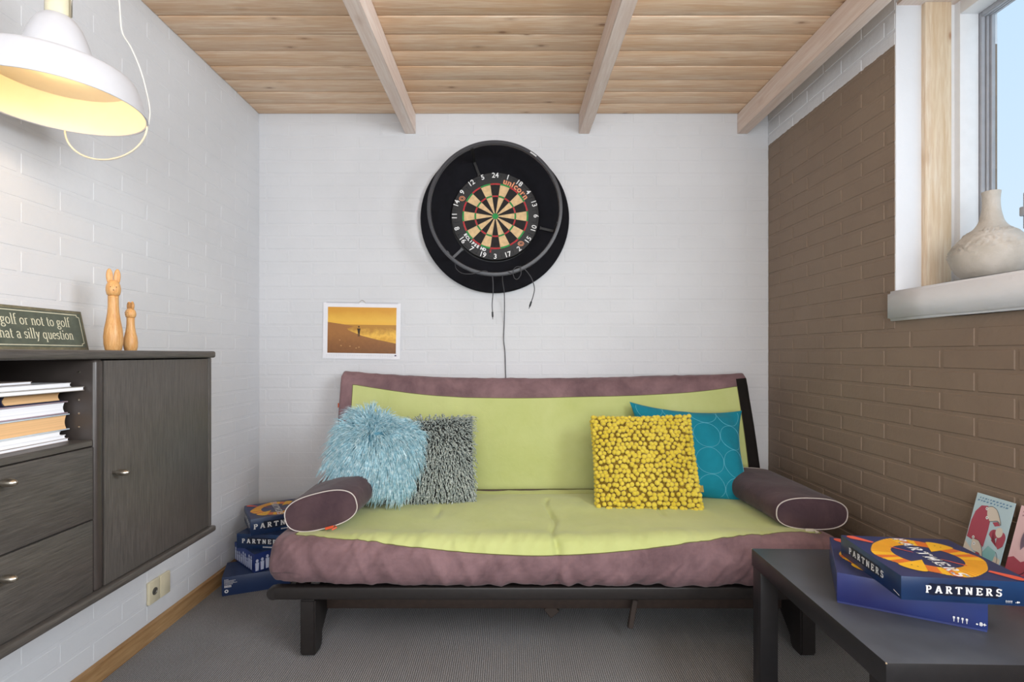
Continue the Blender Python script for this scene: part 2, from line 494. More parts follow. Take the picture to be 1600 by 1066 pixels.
def lay_bricks(parent, mat, kind, a0, a1, z0, z1, plane, sign, hole=None, limit=300, proud=.0016, keyf=None):
    """a = the horizontal wall coordinate; the brick's outer face is at plane"""
    cells = []; r = 0; z = z0
    while z < z1 - .01:
        top = min(z + BH, z1)
        a = a1 + (0 if r % 2 == 0 else (BL + JT) / 2)
        while a > a0:
            hi = min(a, a1); lo = max(a - BL, a0)
            if hi - lo > .02:
                segs = [(lo, hi)]
                if hole and z + BH > hole[2] and z < hole[3]:
                    segs = [(p, q) for p, q in ((lo, min(hi, hole[0])), (max(lo, hole[1]), hi)) if q - p > .015]
                for p, q in segs: cells.append((p, q, z + BH / 2))
            a -= BL + JT
        z += BH + JT; r += 1
    cells.sort(key=keyf or (lambda c: -c[2]))
    rest = B()
    for n_, (p, q, zz) in enumerate(cells):
        j = random.uniform(-.12, .12) * proud
        if n_ < limit:
            me = brick_mesh(kind + str(sign), q - p, mat) if False else brick_mesh(kind, q - p, mat)
            o = bpy.data.objects.new('brick', me); C.objects.link(o); o.parent = parent
            if kind == 'xz':
                o.location = ((p + q) / 2, plane + .006 - proud + j, zz); o.rotation_euler = (random.uniform(-.0015, .0015), 0, random.uniform(-.0006, .0006))
            else:
                base = plane - (.006 - proud) if sign > 0 else plane - proud
                o.location = (base + j, (p + q) / 2, zz); o.rotation_euler = (0, random.uniform(-.0025, .0025), random.uniform(-.0008, .0008))
        else:
            if kind == 'xz': box(rest, p, q, plane - proud, plane + .004, zz - BH / 2, zz + BH / 2)
            else:
                if sign > 0: box(rest, plane - .004, plane + proud, p, q, zz - BH / 2, zz + BH / 2)
                else: box(rest, plane - proud, plane + .004, p, q, zz - BH / 2, zz + BH / 2)
    if len(rest.verts):
        o = obj('brickwork', rest, mat, parent); o['kind'] = 'stuff'
    else: rest.free()


lay_bricks(wback, WHITE, 'xz', XL, XR, .006, ZC - .002, YB, -1, proud=.0006)
lay_bricks(wleft, WHITE, 'yz', 1.15, YB - .003, .006, ZC - .002, XL - .002, 1, proud=.0009)
lay_bricks(wright, BROWNW, 'yz', .95, YB - .003, .006, ZC - .002, XR + .002, -1, hole=(WY0, WY1, WZ0 - .09, WZ1), proud=.0024)

# beams
for n_, (x0, x1) in enumerate(((-.543, -.487), (.366, .421), (1.195, 1.250))):
    bm = B(); box(bm, x0, x1, YN, YB, ZC - .105, ZC, .003, 1)
    struct(obj('trim_%d' % (n_ + 1), bm, BEAMW, smooth='auto'))
# baseboard left
bm = B(); prism(bm, [(0, 0), (.016, 0), (.016, .03), (.010, .045), (.010, .056), (0, .062)], YB - YN - .004, M(((1, 0, 0, XL), (0, 0, 1, YN + .002), (0, 1, 0, .0005), (0, 0, 0, 1))))
struct(obj('baseboard_left', bm, BASEW, smooth='auto'))
bm = B(); prism(bm, [(0, 0), (.016, 0), (.016, .03), (.010, .045), (.010, .056), (0, .062)], XR - XL - .04, M(((0, 0, 1, XL + .02), (-1, 0, 0, YB), (0, 1, 0, .0005), (0, 0, 0, 1))))
struct(obj('baseboard_back', bm, BASEW, smooth='auto'))

# ------------------------------------------------------------ window 1
bm = B(); box(bm, XR + .001, XR + .115, WY1 - .004, WY1 + .004, WZ0, WZ1, .003, 2)
struct(obj('trim_4', bm, WHITE2, smooth='auto'))                          # plastered reveal
bm = B(); box(bm, XR + .004, XR + .34, WY0, WY1 + .004, WZ1 - .012, WZ1 + .002)
struct(obj('trim_5', bm, BEAMW))                                        # wooden soffit
bm = B()
t = bmesh.new(); bmesh.ops.create_cube(t, size=1)
for v in t.verts: v.co = V((1.335 + (v.co.x + .5) * .30, 0.615 + v.co.y * 2.40, 1.2075 + v.co.z * .105))
bmesh.ops.bevel(t, geom=t.edges[:], offset=.010, segments=3, affect='EDGES')
bmesh.ops.subdivide_edges(t, edges=[e for e in t.edges if e.calc_length() > .2], cuts=14)
for v in t.verts: v.co += V((0, noise.noise(v.co * 12) * .003, noise.noise(v.co * 9 + V((3, 1, 2))) * .003))
merge(bm, t)
sill = struct(obj('trim_6', bm, WHITE2, smooth=True)); SILLZ = 1.262

wroot = bpy.data.objects.new('window_1', None); C.objects.link(wroot); wroot['kind'] = 'structure'; wroot.location = (1.5, 1.1, WZ0); MT['window_1'] = M.Translation((1.5, 1.1, WZ0))
WF = simple('window_frame_white_paint', 'e9e9ea', .35, var=.02)
GASK = simple('window_sash_grey', 'a2a3a8', .4)
bm = B(); box(bm, 1.447, 1.538, 1.778, 1.81, WZ0 - .002, WZ1 - .012, .002, 2); box(bm, 1.447, 1.538, WY0, WY0 + .032, WZ0, WZ1 - .012, .002, 2)
obj('post', bm, POSTW, wroot, smooth='auto')
bm = B()
box(bm, 1.538, 1.586, 1.792, 1.81, WZ0, WZ1 - .012, .001, 1)
box(bm, 1.560, 1.625, 1.770, 1.805, WZ0, WZ1 - .012, .002, 2)
box(bm, 1.560, 1.625, WY0, WY0 + .035, WZ0, WZ1 - .012, .002, 2)
box(bm, 1.560, 1.625, WY0 + .03, 1.770, WZ0 - .005, WZ0 + .03, .002, 2)
box(bm, 1.560, 1.625, WY0 + .03, 1.770, WZ1 - .06, WZ1 - .012, .002, 2)
obj('frame', bm, WF, wroot, smooth='auto')
bm = B()
for (xa, xb, yy) in ((1.627, 1.640, 1.762), (1.641, 1.650, 1.757), (1.651, 1.664, 1.750)):
    box(bm, xa, xb, yy, 1.80, WZ0 + .02, WZ1 - .03, .0015, 1)
    box(bm, xa, xb, WY0, WY0 + .05, WZ0 + .02, WZ1 - .03, .0015, 1)
    box(bm, xa, xb, WY0 + .05, yy, WZ0 + .022, WZ0 + .05, .0015, 1); box(bm, xa, xb, WY0 + .05, yy, WZ1 - .075, WZ1 - .05, .0015, 1)
obj('sash', bm, GASK, wroot, smooth='auto')
g = NT('window_glass'); g.t.nodes.remove(g.p)
gl = g.n('ShaderNodeBsdfGlass'); gl.inputs['IOR'].default_value = 1.0; gl.inputs['Roughness'].default_value = 0; gl.inputs[0].default_value = (.97, .99, 1, 1)
g.l(gl.outputs[0], g.t.nodes['Material Output'].inputs[0])
bm = B(); box(bm, 1.654, 1.658, WY0 + .05, 1.752, WZ0 + .045, WZ1 - .07)
obj('pane', bm, g.m, wroot)
bm = B(); box(bm, 1.608, 1.622, 1.590, 1.603, 1.43, 1.545, .004, 2); box(bm, 1.600, 1.612, 1.586, 1.607, 1.47, 1.50, .004, 2)
obj('handle', bm, GASK, wroot, smooth='auto')

# ------------------------------------------------------------ wall socket
t = thing('wall_socket', 'cream double wall socket low on the white wall above the baseboard', 'socket', (XL, 1.903, .170))
CREAM = simple('aged_cream_plastic', 'd9cfb2', .35, var=.04)
for (ya, yb) in ((1.846, 1.902), (1.9045, 1.9605)):
    bm = B(); box(bm, XL, XL + .012, ya, yb, .130, .212, .003, 2); obj('cover_plate', bm, CREAM, t, smooth='auto')
bm = B(); lathe(bm, [(.013, 0), (.013, .002), (.010, .003), (.008, .0005), (.0005, .0005)], 24, M.Translation((XL + .012, 1.873, .172)) @ M.Rotation(pi / 2, 4, 'Y'))
obj('antenna_jack', bm, simple('jack_grey', '6d6a62', .4, .5), t, smooth='auto')

# ------------------------------------------------------------ wall-hung cabinet
CX = -.907
cab = thing('wall_cabinet', 'black oak wall-hung sideboard with drawers, an open shelf and a door', 'cabinet', (XL, .9, .50))
CT, CBm = 1.048, .500
bm = B(); box(bm, XL + .002, CX + .010, .26, 1.570, CT - .020, CT, .006, 3); obj('top_board', bm, OAKH, cab, smooth='auto')
bm = B(); box(bm, XL + .002, CX + .014, .26, 1.565, CBm, CBm + .018, .006, 3); obj('bottom_board', bm, OAKH, cab, smooth='auto')
bm = B(); box(bm, XL + .002, CX + .002, 1.545, 1.560, CBm + .018, CT - .020, .003, 2); obj('side_panel', bm, OAK, cab, smooth='auto')
bm = B(); box(bm, XL + .002, CX + .002, .26, .275, CBm + .018, CT - .020, .003, 2); obj('side_panel', bm, OAK, cab, smooth='auto')
for ya, yb in ((1.118, 1.143), (.690, .715)):
    bm = B(); box(bm, XL + .002, CX + .004, ya, yb, CBm + .018, CT - .020, .008, 4); obj('divider', bm, CABEDGE, cab, smooth='auto')
bm = B(); box(bm, XL + .003, XL + .010, .275, 1.545, CBm + .018, CT - .02); obj('back_panel', bm, CABIN, cab)
bm = B(); box(bm, XL + .010, CX - .001, .715, 1.118, .838, .8525, .002, 1); obj('shelf', bm, OAKH, cab, smooth='auto')
bm = B()
for z in (.88, .91, .94, 1.0):
    lathe(bm, [(.0022, 0), (.0022, .0012), (.0003, .0016)], 10, M.Translation((-.938, 1.118, z)) @ M.Rotation(pi / 2, 4, 'X'))
obj('shelf_pin_holes', bm, STEEL, cab, smooth='auto')['kind'] = 'stuff'


def knob(parent, y, z):
    bm = B(); lathe(bm, [(.0035, 0), (.0035, .008), (.0065, .012), (.0080, .020), (.0070, .030), (.0035, .036), (.0004, .0372)], 20,
                    M.Translation((CX + .001, y, z)) @ M.Rotation(pi / 2, 4, 'Y'))
    obj('knob', bm, STEEL, parent, smooth=True)


def front(name, ya, yb, za, zb, mat, ky, kz):
    bm = B(); box(bm, CX - .016, CX + .001, ya, yb, za, zb, .0015, 2)
    d = obj(name, bm, mat, cab, smooth='auto'); knob(d, ky, kz)


front('door', 1.147, 1.543, CBm + .020, CT - .023, OAK, 1.172, .768)
front('drawer', .718, 1.116, .680, .8365, OAKH, .905, .812)
front('drawer', .718, 1.116, CBm + .020, .677, OAKH, .905, .642)
front('door', .278, .687, CBm + .020, CT - .023, OAK, .66, .768)

# ------------------------------------------------------------ books on the cabinet shelf
PT = simple('yellowed_page_block', 'd9ae7e', .8, var=.05, nscale=3)
PW = simple('white_page_block', 'ececf0', .8, var=.03)


def pages_mat(name, c):
    m = NT(name); v = m.co('Object', (1, 1, 500)); f = m.noise(v, 1.5, 2)
    a = lin(c); b = tuple(x * .85 for x in a[:3]) + (1,)
    m.l(m.ramp(f, [(.35, b), (.6, a)]), m.p.inputs['Base Color']); m.p.inputs['Roughness'].default_value = .8
    return m.m


PT = pages_mat('yellowed_page_block_lines', 'e2b582'); PW = pages_mat('white_page_block_lines', 'eeeef2')


def hardback(label, ya, yb, z, h, depth, xf, cover, page, rot=0, spine=True):
    """book lying flat; page ends face +X, spine towards -Y"""
    cx, cy = xf - depth / 2, (ya + yb) / 2; W_ = (yb - ya)
    t = thing('book', label, 'book', (cx, cy, z), rot, 'books lying in the open shelf')
    ct = .0028
    bm = B()
    box(bm, -depth / 2, depth / 2, -W_ / 2 + .003, W_ / 2, 0, ct, .0008, 1)
    box(bm, -depth / 2, depth / 2, -W_ / 2 + .003, W_ / 2, h - ct, h, .0008, 1)
    # rounded spine
    n = 8; pts = [(-W_ / 2 + .004 - .007 * sin(pi * k / n), h * k / n) for k in range(n + 1)] + [(-W_ / 2 + .006 - .007 * sin(pi * k / n), h * k / n) for k in range(n, -1, -1)]
    prism(bm, pts, depth, M(((0, 0, 1, -depth / 2), (1, 0, 0, 0), (0, 1, 0, 0), (0, 0, 0, 1))))
    obj('cover', bm, cover, t, smooth='auto', local=True)
    bm = B(); pts = [(-W_ / 2 + .008 - .005 * sin(pi * k / n), ct + (h - 2 * ct) * k / n) for k in range(n + 1)] + [(W_ / 2 - .006 - .004 * sin(pi * k / n), ct + (h - 2 * ct) * k / n) for k in range(n, -1, -1)]
    prism(bm, pts, depth - .006, M(((0, 0, 1, -depth / 2 + .003), (1, 0, 0, 0), (0, 1, 0, 0), (0, 0, 0, 1))))
    obj('page_block', bm, page, t, local=True)
    return t


def magazine(label, ya, yb, z, h, depth, xf, cover, rot=0, tilt=0, cat='magazine'):
    cx, cy = xf - depth / 2, (ya + yb) / 2; W_ = yb - ya
    m = M.Translation((cx, cy, z)) @ M.Rotation(rot, 4, 'Z') @ M.Rotation(tilt, 4, 'X')
    t = thing('magazine', label, cat, mtx=m, group='magazines in the open shelf')
    bm = B(); box(bm, -depth / 2, depth / 2, -W_ / 2, W_ / 2, h * .12, h * .88, .0004, 1); obj('pages', bm, PW, t, local=True)
    bm = B(); box(bm, -depth / 2 - .001, depth / 2 + .001, -W_ / 2 - .001, W_ / 2 + .001, 0, h * .14); box(bm, -depth / 2 - .001, depth / 2 + .001, -W_ / 2 - .001, W_ / 2 + .001, h * .86, h)
    box(bm, -depth / 2 - .001, depth / 2 + .001, -W_ / 2 - .0015, -W_ / 2 + .0005, 0, h)
    obj('cover', bm, cover, t, local=True)


cg = simple('glossy_cover_grey', '9a958d', .3); cw = simple('glossy_cover_white', 'e4e4e6', .35); cn = simple('navy_cloth_cover', '20223a', .6)
cb = simple('blue_grey_cover', 'b9c4cc', .4); cp = simple('pinkish_grey_cover', '9c8a92', .5); cbr = simple('grey_brown_cover', '8d7f76', .4)
zb = .8527
magazine('grey-brown magazine at the very bottom of the shelf pile', .80, 1.098, zb, .0070, .21, -.945, cbr, .01)
magazine('thin white magazine directly below the thick yellow-paged book, upper of two', .93, 1.083, zb + .0145, .0085, .20, -.950, cw, 0)
magazine('white booklet just above the grey-brown magazine at the pile bottom', .94, 1.093, zb + .0070, .0075, .20, -.948, cw, 0)
hardback('thickest book with yellowed pages and pale blue-grey cover, lower in the pile', .948, 1.112, zb + .0230, .0350, .205, -.953, cb, PT)
hardback('hardback with bright white pages lying between the two yellowed books', .955, 1.110, zb + .0582, .0270, .200, -.955, cp, PW)
hardback('navy-spined book with yellowed pages, highest of the hardbacks', .965, 1.098, zb + .0854, .0220, .200, -.955, cn, PT)
magazine('grey magazine sticking out farthest to the right above the hardbacks', .84, 1.115, zb + .1078, .0085, .21, -.928, cg, -.03, 0)
magazine('white magazine with bright page edge, second from top of the pile', .83, 1.098, zb + .1166, .0085, .21, -.940, cw, .02, 0)
magazine('short grey-brown booklet on top of the whole shelf pile', .80, 1.035, zb + .1254, .0060, .19, -.965, cbr, .03, 0)

# ------------------------------------------------------------ sign on cabinet
th = math.atan2(.026, .119)
su = V((0, 1, 0)); sv = V((-sin(th), 0, cos(th))); sn = V((cos(th), 0, sin(th)))
so = V((-1.268, 1.548, CT + .001))          # lower right-hand corner (far end), front face
mt = M(((su.x, sv.x, sn.x, so.x), (su.y, sv.y, sn.y, so.y), (su.z, sv.z, sn.z, so.z), (0, 0, 0, 1)))
t = thing('golf_sign', 'dark green sign with cream golf lettering leaning against the wall', 'sign', mtx=mt)
SW, SH = .335, .121


def m_sign(name, c1, c2, c3):
    m = NT(name); v = m.co('Object'); f = m.noise(v, 25, 5, .7)
    m.l(m.ramp(f, [(.3, lin(c1)), (.5, lin(c2)), (.72, lin(c3))]), m.p.inputs['Base Color']); m.p.inputs['Roughness'].default_value = .6; return m.m


bm = B(); box(bm, -SW, 0, 0, SH, -.008, 0, .0012, 2); obj('backing_board', bm, m_sign('sign_worn_edge', '5b5646', '6e6a55', '8f856a'), t, smooth='auto', local=True)
bm = B(); box(bm, -SW + .008, -.008, .010, SH - .008, -.001, .0008); obj('green_panel', bm, m_sign('sign_dark_green', '4a5147', '555c51', '636a5d'), t, local=True)
SC = simple('sign_cream_paint', 'd8d6bd', .6)
bm = B(); fx = lambda x, y: V((x, y, .0012))
lettering(bm, 'To golf or not to golf', .029, fx, .14, .05, .03, cx=-.174, y0=.070, xs=.74)
lettering(bm, 'What a silly question', .029, fx, .14, .05, .03, cx=-.170, y0=.033, xs=.74)
obj('lettering', bm, SC, t, local=True)
bm = B(); a, b, c, d = -SW + .014, -.014, .015, SH - .013; k = .008; ww = .0022
pl = [(a + k, c), (b - k, c), (b - k, c + k * .6), (b, c + k), (b, d - k), (b - k, d - k * .6), (b - k, d), (a + k, d), (a + k, d - k * .6), (a, d - k), (a, c + k), (a + k, c + k * .6)]
for i in range(len(pl)):
    p, q = V(pl[i]), V(pl[(i + 1) % len(pl)]); dd = (q - p).normalized(); nn = V((-dd.y, dd.x)) * ww / 2; p = p - dd * ww / 2; q = q + dd * ww / 2
    flat(bm, [p + nn, q + nn, q - nn, p - nn], lambda x, y: V((x, y, .0011)))
obj('border_line', bm, SC, t, local=True)


# ------------------------------------------------------------ wooden rabbits
def rabbit(label, x, y, h, facing, slim=1.0):
    mt = M.Translation((x, y, CT + .0005)) @ M.Rotation(facing, 4, 'Z') @ M.Diagonal((h / .236 * slim, h / .236 * slim, h / .236, 1))
    t = thing('rabbit_figurine', label, 'figurine', mtx=mt, group='turned wooden rabbits on the cabinet')
    bm = B(); lathe(bm, [(.0220, 0), (.0250, .004), (.0285, .020), (.0295, .040), (.0270, .062), (.0215, .088), (.0180, .110), (.0165, .130), (.0162, .152), (.0170, .158)], 36)
    obj('body', bm, RABW, t, smooth=True, local=True)
    bm = B(); lathe(bm, [(.0150, .1585), (.0195, .162), (.0222, .172), (.0225, .180), (.0205, .190), (.0165, .198), (.0100, .203), (.0010, .2045)], 36)
    obj('head', bm, RABW, t, smooth=True, local=True)
    for s in (-1, 1):
        bm = B(); bmesh.ops.create_uvsphere(bm, u_segments=16, v_segments=12, radius=1)
        for v in bm.verts:
            g_ = .0045 if v.co.y < -.3 and abs(v.co.x) < .5 and v.co.z < .7 else 0      # groove down the ear's front
            v.co = V((v.co.x * .0104 + s * .0108 + s * .001 * v.co.z, v.co.y * .0085 + g_, v.co.z * .0235 + .2135))
        obj('ear', bm, RABW, t, smooth=True, local=True)
    EY = simple('burnt_dot', '3a1d0c', .5)
    bm = B()
    for (ax, az, r) in ((-.0085, .183, .0016), (.0085, .183, .0016), (0, .174, .0018)):
        yy = -sqrt(max(0, .0224 ** 2 - ax * ax)) + .0004
        bmesh.ops.create_icosphere(bm, subdivisions=1, radius=r, matrix=M.Translation((ax, yy, az)))
    obj('face', bm, EY, t, smooth=True, local=True)
    # nose cone
    return t


rabbit('tall turned wooden rabbit with upright ears on the cabinet top', -1.150, 1.489, .238, R(38), .80)
rabbit('small turned wooden rabbit on the cabinet top beside the tall one', -1.150, 1.557, .150, R(-20))

# ------------------------------------------------------------ pendant lamp
LX, LY, LZ = -1.056, 1.2, 1.6235
lamp = thing('pendant_lamp', 'white metal pendant lamp, lit, hanging by the left wall', 'lamp', (LX, LY, LZ))
LW = simple('white_enamel', 'cfd0d5', .35, var=.02)
LI = simple('cream_enamel_inside', 'f7eed6', .5, var=.02)
prof = [(.171, 0), (.170, .004), (.161, .045), (.152, .070), (.147, .077), (.138, .081), (.10, .092), (.076, .100), (.070, .104), (.064, .130), (.055, .160), (.046, .182), (.036, .198), (.027, .205)]
bm = B(); lathe(bm, [(r, z) for r, z in prof], 96, M.Translation((LX, LY, LZ)), cap=False)
lathe(bm, [(prof[0][0], 0), (prof[0][0] - .003, 0)], 96, M.Translation((LX, LY, LZ)), cap=False)
obj('shade', bm, LW, lamp, smooth='auto')
bm = B(); lathe(bm, [(max(.006, r - .003), z - (.002 if i_ > 4 else 0)) for i_, (r, z) in enumerate(prof)] + [(.001, .200)], 96, M.Translation((LX, LY, LZ)), cap=False)
obj('shade_lining', bm, LI, lamp, smooth='auto')
bm = B(); tube(bm, [(LX + .171 * cos(a), LY + .171 * sin(a), LZ) for a in [2 * pi * k / 96 for k in range(96)]], .0022, 8, closed=True)
obj('rim', bm, LW, lamp, smooth=True)
bm = B(); lathe(bm, [(.022, .203), (.024, .212), (.024, .300), (.018, .315), (.003, .318)], 24, M.Translation((LX, LY, LZ)))
obj('socket', bm, simple('cream_socket_plastic', 'dcd5b8', .4), lamp, smooth='auto')
bm = B()
for s in (-1, 1):
    tube(bm, [(LX + s * .031, LY, LZ + .205), (LX + s * .031, LY, LZ + .325), (LX + s * .014, LY, LZ + .345)], .0018, 8)
obj('bracket', bm, STEEL, lamp, smooth=True)
bm = B(); bmesh.ops.create_uvsphere(bm, u_segments=24, v_segments=16, radius=.028, matrix=M.Translation((LX, LY, LZ + .140)))
bulb = obj('bulb', bm, simple('bulb_glow', 'fff0d0', .3, emit=('ffcf80', 3.5)), lamp, smooth=True)
a1, a2 = R(127), R(40)
p1 = V((LX + .171 * cos(a1), LY + .171 * sin(a1), LZ)); p2 = V((LX + .171 * cos(a2), LY + .171 * sin(a2), LZ)); mid = (p1 + p2) / 2
pts = [mid + (p1 - mid) * cos(pi * k / 24) + V((0, 0, -.082)) * sin(pi * k / 24) for k in range(25)]
bm = B(); tube(bm, pts, .0023, 8); obj('handle', bm, simple('ivory_wire', 'ddd3bd', .4), lamp, smooth=True)
bm = B(); P_ = lambda u, v, Y: V(((u - 795) / 800 * Y, Y, EYE + (553 - v) / 800 * Y))
tube(bm, spline([(-.985, 1.28, ZC - .01), (-.992, 1.29, 2.10), P_(187, 10, 1.3), P_(191, 50, 1.3), P_(205, 75, 1.3), P_(219, 108, 1.305), P_(228, 140, 1.31), P_(234, 172, 1.312), p2 + V((.003, 0, .002))], 10), .0021, 8)
obj('cord', bm, simple('white_cord', 'dedcd6', .5), lamp, smooth=True)
bm = B(); tube(bm, [(LX, LY, LZ + .34), (LX, LY, ZC - .002)], .003, 8); lathe(bm, [(.045, 0), (.045, -.012), (.012, -.040), (.006, -.042)], 32, M.Translation((LX, LY, ZC)))
obj('suspension', bm, LW, lamp, smooth='auto')
pl_ = bpy.data.lights.new('pendant_bulb_light', 'POINT'); pl_.energy = .75; pl_.color = (1, .66, .34); pl_.shadow_soft_size = .028
po = bpy.data.objects.new('pendant_bulb_light', pl_); C.objects.link(po); po.location = (LX, LY, LZ + .10)

# ------------------------------------------------------------ dartboard with surround and light ring
DX, DZ = -.0695, 1.748
def faceM(x, y, z): return M(((1, 0, 0, x), (0, 0, -1, y), (0, 1, 0, z), (0, 0, 0, 1)))      # local x right, y up, z towards viewer


SX, SZ, SY = -.0725, 1.7415, YB - .003
FOAM = m_fabric('black_foam', '0b0b10', '121219', ns=20, sheen=.0, bs=400)
BLK = simple('black_plastic', '17171a', .5)
t = thing('dartboard_surround', 'round black foam surround hung flat on the white wall around the dartboard', 'dartboard surround', mtx=faceM(SX, SY, SZ))
bm = B(); lathe(bm, [(.228, 0), (.381, 0), (.385, .004), (.385, .026), (.379, .032), (.235, .032), (.228, .028)], 96, cap=False)
obj('foam_ring', bm, FOAM, t, smooth='auto', local=True)
bm = B(); lathe(bm, [(.230, .001), (.230, .004)], 64); obj('back_plate', bm, BLK, t, local=True)

t = thing('dartboard', 'round bristle dartboard with white numbers and red and green rings', 'dartboard', mtx=faceM(DX, SY - .006, DZ))
BR = .2255
NUMB = simple('dartboard_black_rim', '1d1d1f', .6, var=.1)
bm = B(); lathe(bm, [(BR - .002, 0), (BR, .002), (BR, .034), (BR - .003, .037), (.171, .037)], 96, cap=False); obj('number_band', bm, NUMB, t, smooth='auto', local=True)
sis = lambda n, c: simple(n, c, .9, var=.14, nscale=60, bump=.2, bscale=900)
CR_, BK_, RD_, GN_ = sis('sisal_cream', 'd9b98c'), sis('sisal_black', '231f1f'), sis('sisal_red', 'b8343c'), sis('sisal_green', '2f8f4c')


def wedge(name, k, r0, r1, mat):
    bm = B(); n = 5; lo = []; hi = []
    for i in range(n + 1):
        a = R(90 - 9 + 18 * k + 18 * i / n); lo.append(bm.verts.new((r0 * cos(a), r0 * sin(a), .0372))); hi.append(bm.verts.new((r1 * cos(a), r1 * sin(a), .0372)))
    for i in range(n): bm.faces.new((lo[i], hi[i], hi[i + 1], lo[i + 1]))
    r = bmesh.ops.extrude_face_region(bm, geom=bm.faces[:])
    for v in r['geom']:
        if isinstance(v, bmesh.types.BMVert): v.co.z -= .012
    obj(name, bm, mat, t, local=True)


for k in range(20):
    dark = k % 2 == 0
    wedge('segment', k, .0155, .0990, BK_ if dark else CR_); wedge('treble_segment', k, .0995, .1070, RD_ if dark else GN_)
    wedge('segment', k, .1075, .1615, BK_ if dark else CR_); wedge('double_segment', k, .162, .1695, RD_ if dark else GN_)
bm = B(); lathe(bm, [(.0155, .026), (.0155, .0376), (.0005, .0378)], 24); obj('bullseye', bm, GN_, t, local=True)
bm = B()
for r in (.0155, .0992, .1072, .1617, .1702): tube(bm, [(r * cos(2 * pi * k / 64), r * sin(2 * pi * k / 64), .0376) for k in range(64)], .0005, 4, closed=True)
for k in range(20):
    a = R(99 + 18 * k); tube(bm, [(.0155 * cos(a), .0155 * sin(a), .0376), (.1702 * cos(a), .1702 * sin(a), .0376)], .0005, 4)
obj('wire_spider', bm, STEEL, t, local=True)
NW = simple('white_number_wire', 'e8e8e8', .4)
seq = ['24', '1', '18', '4', '13', '6', '10', '15', '2', '17', '3', '19', '7', '16', '8', '11', '14', '9', '12', '5']
for i, s in enumerate(seq):
    a = -R(18 * i); up = 0 if abs(i - 10) > 4 else pi
    q = sans(s, .036, .0004, .0005); bm = B(); merge(bm, q, M.Rotation(a, 4, 'Z') @ M.Translation((0, .2085, .0405)) @ M.Rotation(up, 4, 'Z'))
    obj('number', bm, NW, t, local=True)
bm = B(); tube(bm, [(.215 * cos(2 * pi * k / 64), .215 * sin(2 * pi * k / 64), .0395) for k in range(64)], .0008, 6, closed=True)
for k in range(20):
    a = R(81 + 18 * k); tube(bm, [(.190 * cos(a), .190 * sin(a), .0395), (.216 * cos(a), .216 * sin(a), .0395)], .0005, 4)
obj('number_ring', bm, simple('dark_wire', '4a4a4c', .4, .8), t, smooth=True, local=True)


def arc_text(bm, text, size, r, a_mid, inward=False, bold=.0006, track=1.0):
    n = len(text); wd = [(.62 if c not in 'il ' else .34) * size * track for c in text]; tot = sum(wd); x = -tot / 2
    for c, wv in zip(text, wd):
        xm = x + wv / 2; x += wv
        if c == ' ': continue
        if inward: a = a_mid + xm / r; mtx = M.Rotation(a, 4, 'Z') @ M.Translation((0, -r, .0378))
        else: a = a_mid - xm / r; mtx = M.Rotation(a, 4, 'Z') @ M.Translation((0, r, .0378))
        merge(bm, sans(c, size, 0, bold), mtx)


OR = simple('orange_print', 'e0926a', .5)
bm = B(); arc_text(bm, 'unicorn', .042, .184, R(-37), bold=.0016, track=.92); obj('orange_lettering', bm, OR, t, local=True, label='orange arched lettering at the upper right of the number band')
bm = B(); arc_text(bm, 'ECLIPSE HD', .0200, .1810, R(-38), inward=True, bold=.0012, track=1.2); obj('white_lettering', bm, NW, t, local=True, label='white arched lettering at the lower left of the number band')
bm = B(); arc_text(bm, '2', .0200, .1810, R(-8), inward=True, bold=.0008); obj('red_lettering', bm, RD_, t, local=True)
for a in (R(62), R(-137)):      # two round crests
    bm = B()
    cx_, cy_ = .193 * sin(-a), .193 * cos(-a)
    for rr, r2 in ((.016, .0125), (.009, .006)):
        for k in range(24):
            b0, b1 = 2 * pi * k / 24, 2 * pi * (k + 1) / 24
            bm.faces.new([bm.verts.new((cx_ + q * cos(b), cy_ + q * sin(b) * .8, .0380)) for q, b in ((rr, b0), (rr, b1), (r2, b1), (r2, b0))])
    obj('crest', bm, OR, t, local=True)

# light ring
RY_ = YB - .222; RZ = EYE + (553 - 325) / 800 * RY_; RX = (773 - 795) / 800 * RY_
ring = thing('dartboard_light_ring', 'thin dark ring lamp standing out on arms in front of the dartboard', 'ring light', mtx=faceM(RX, RY_, RZ))
RINGM = simple('dark_grey_plastic', '3f4045', .4)
bm = B(); rr = .3255
lathe(bm, [(rr, 0), (rr, -.022), (rr - .003, -.024), (rr - .014, -.024), (rr - .016, -.022), (rr - .016, -.002), (rr - .014, .001), (rr - .002, .001)], 128, cap=False)
vs = bm.verts[:]
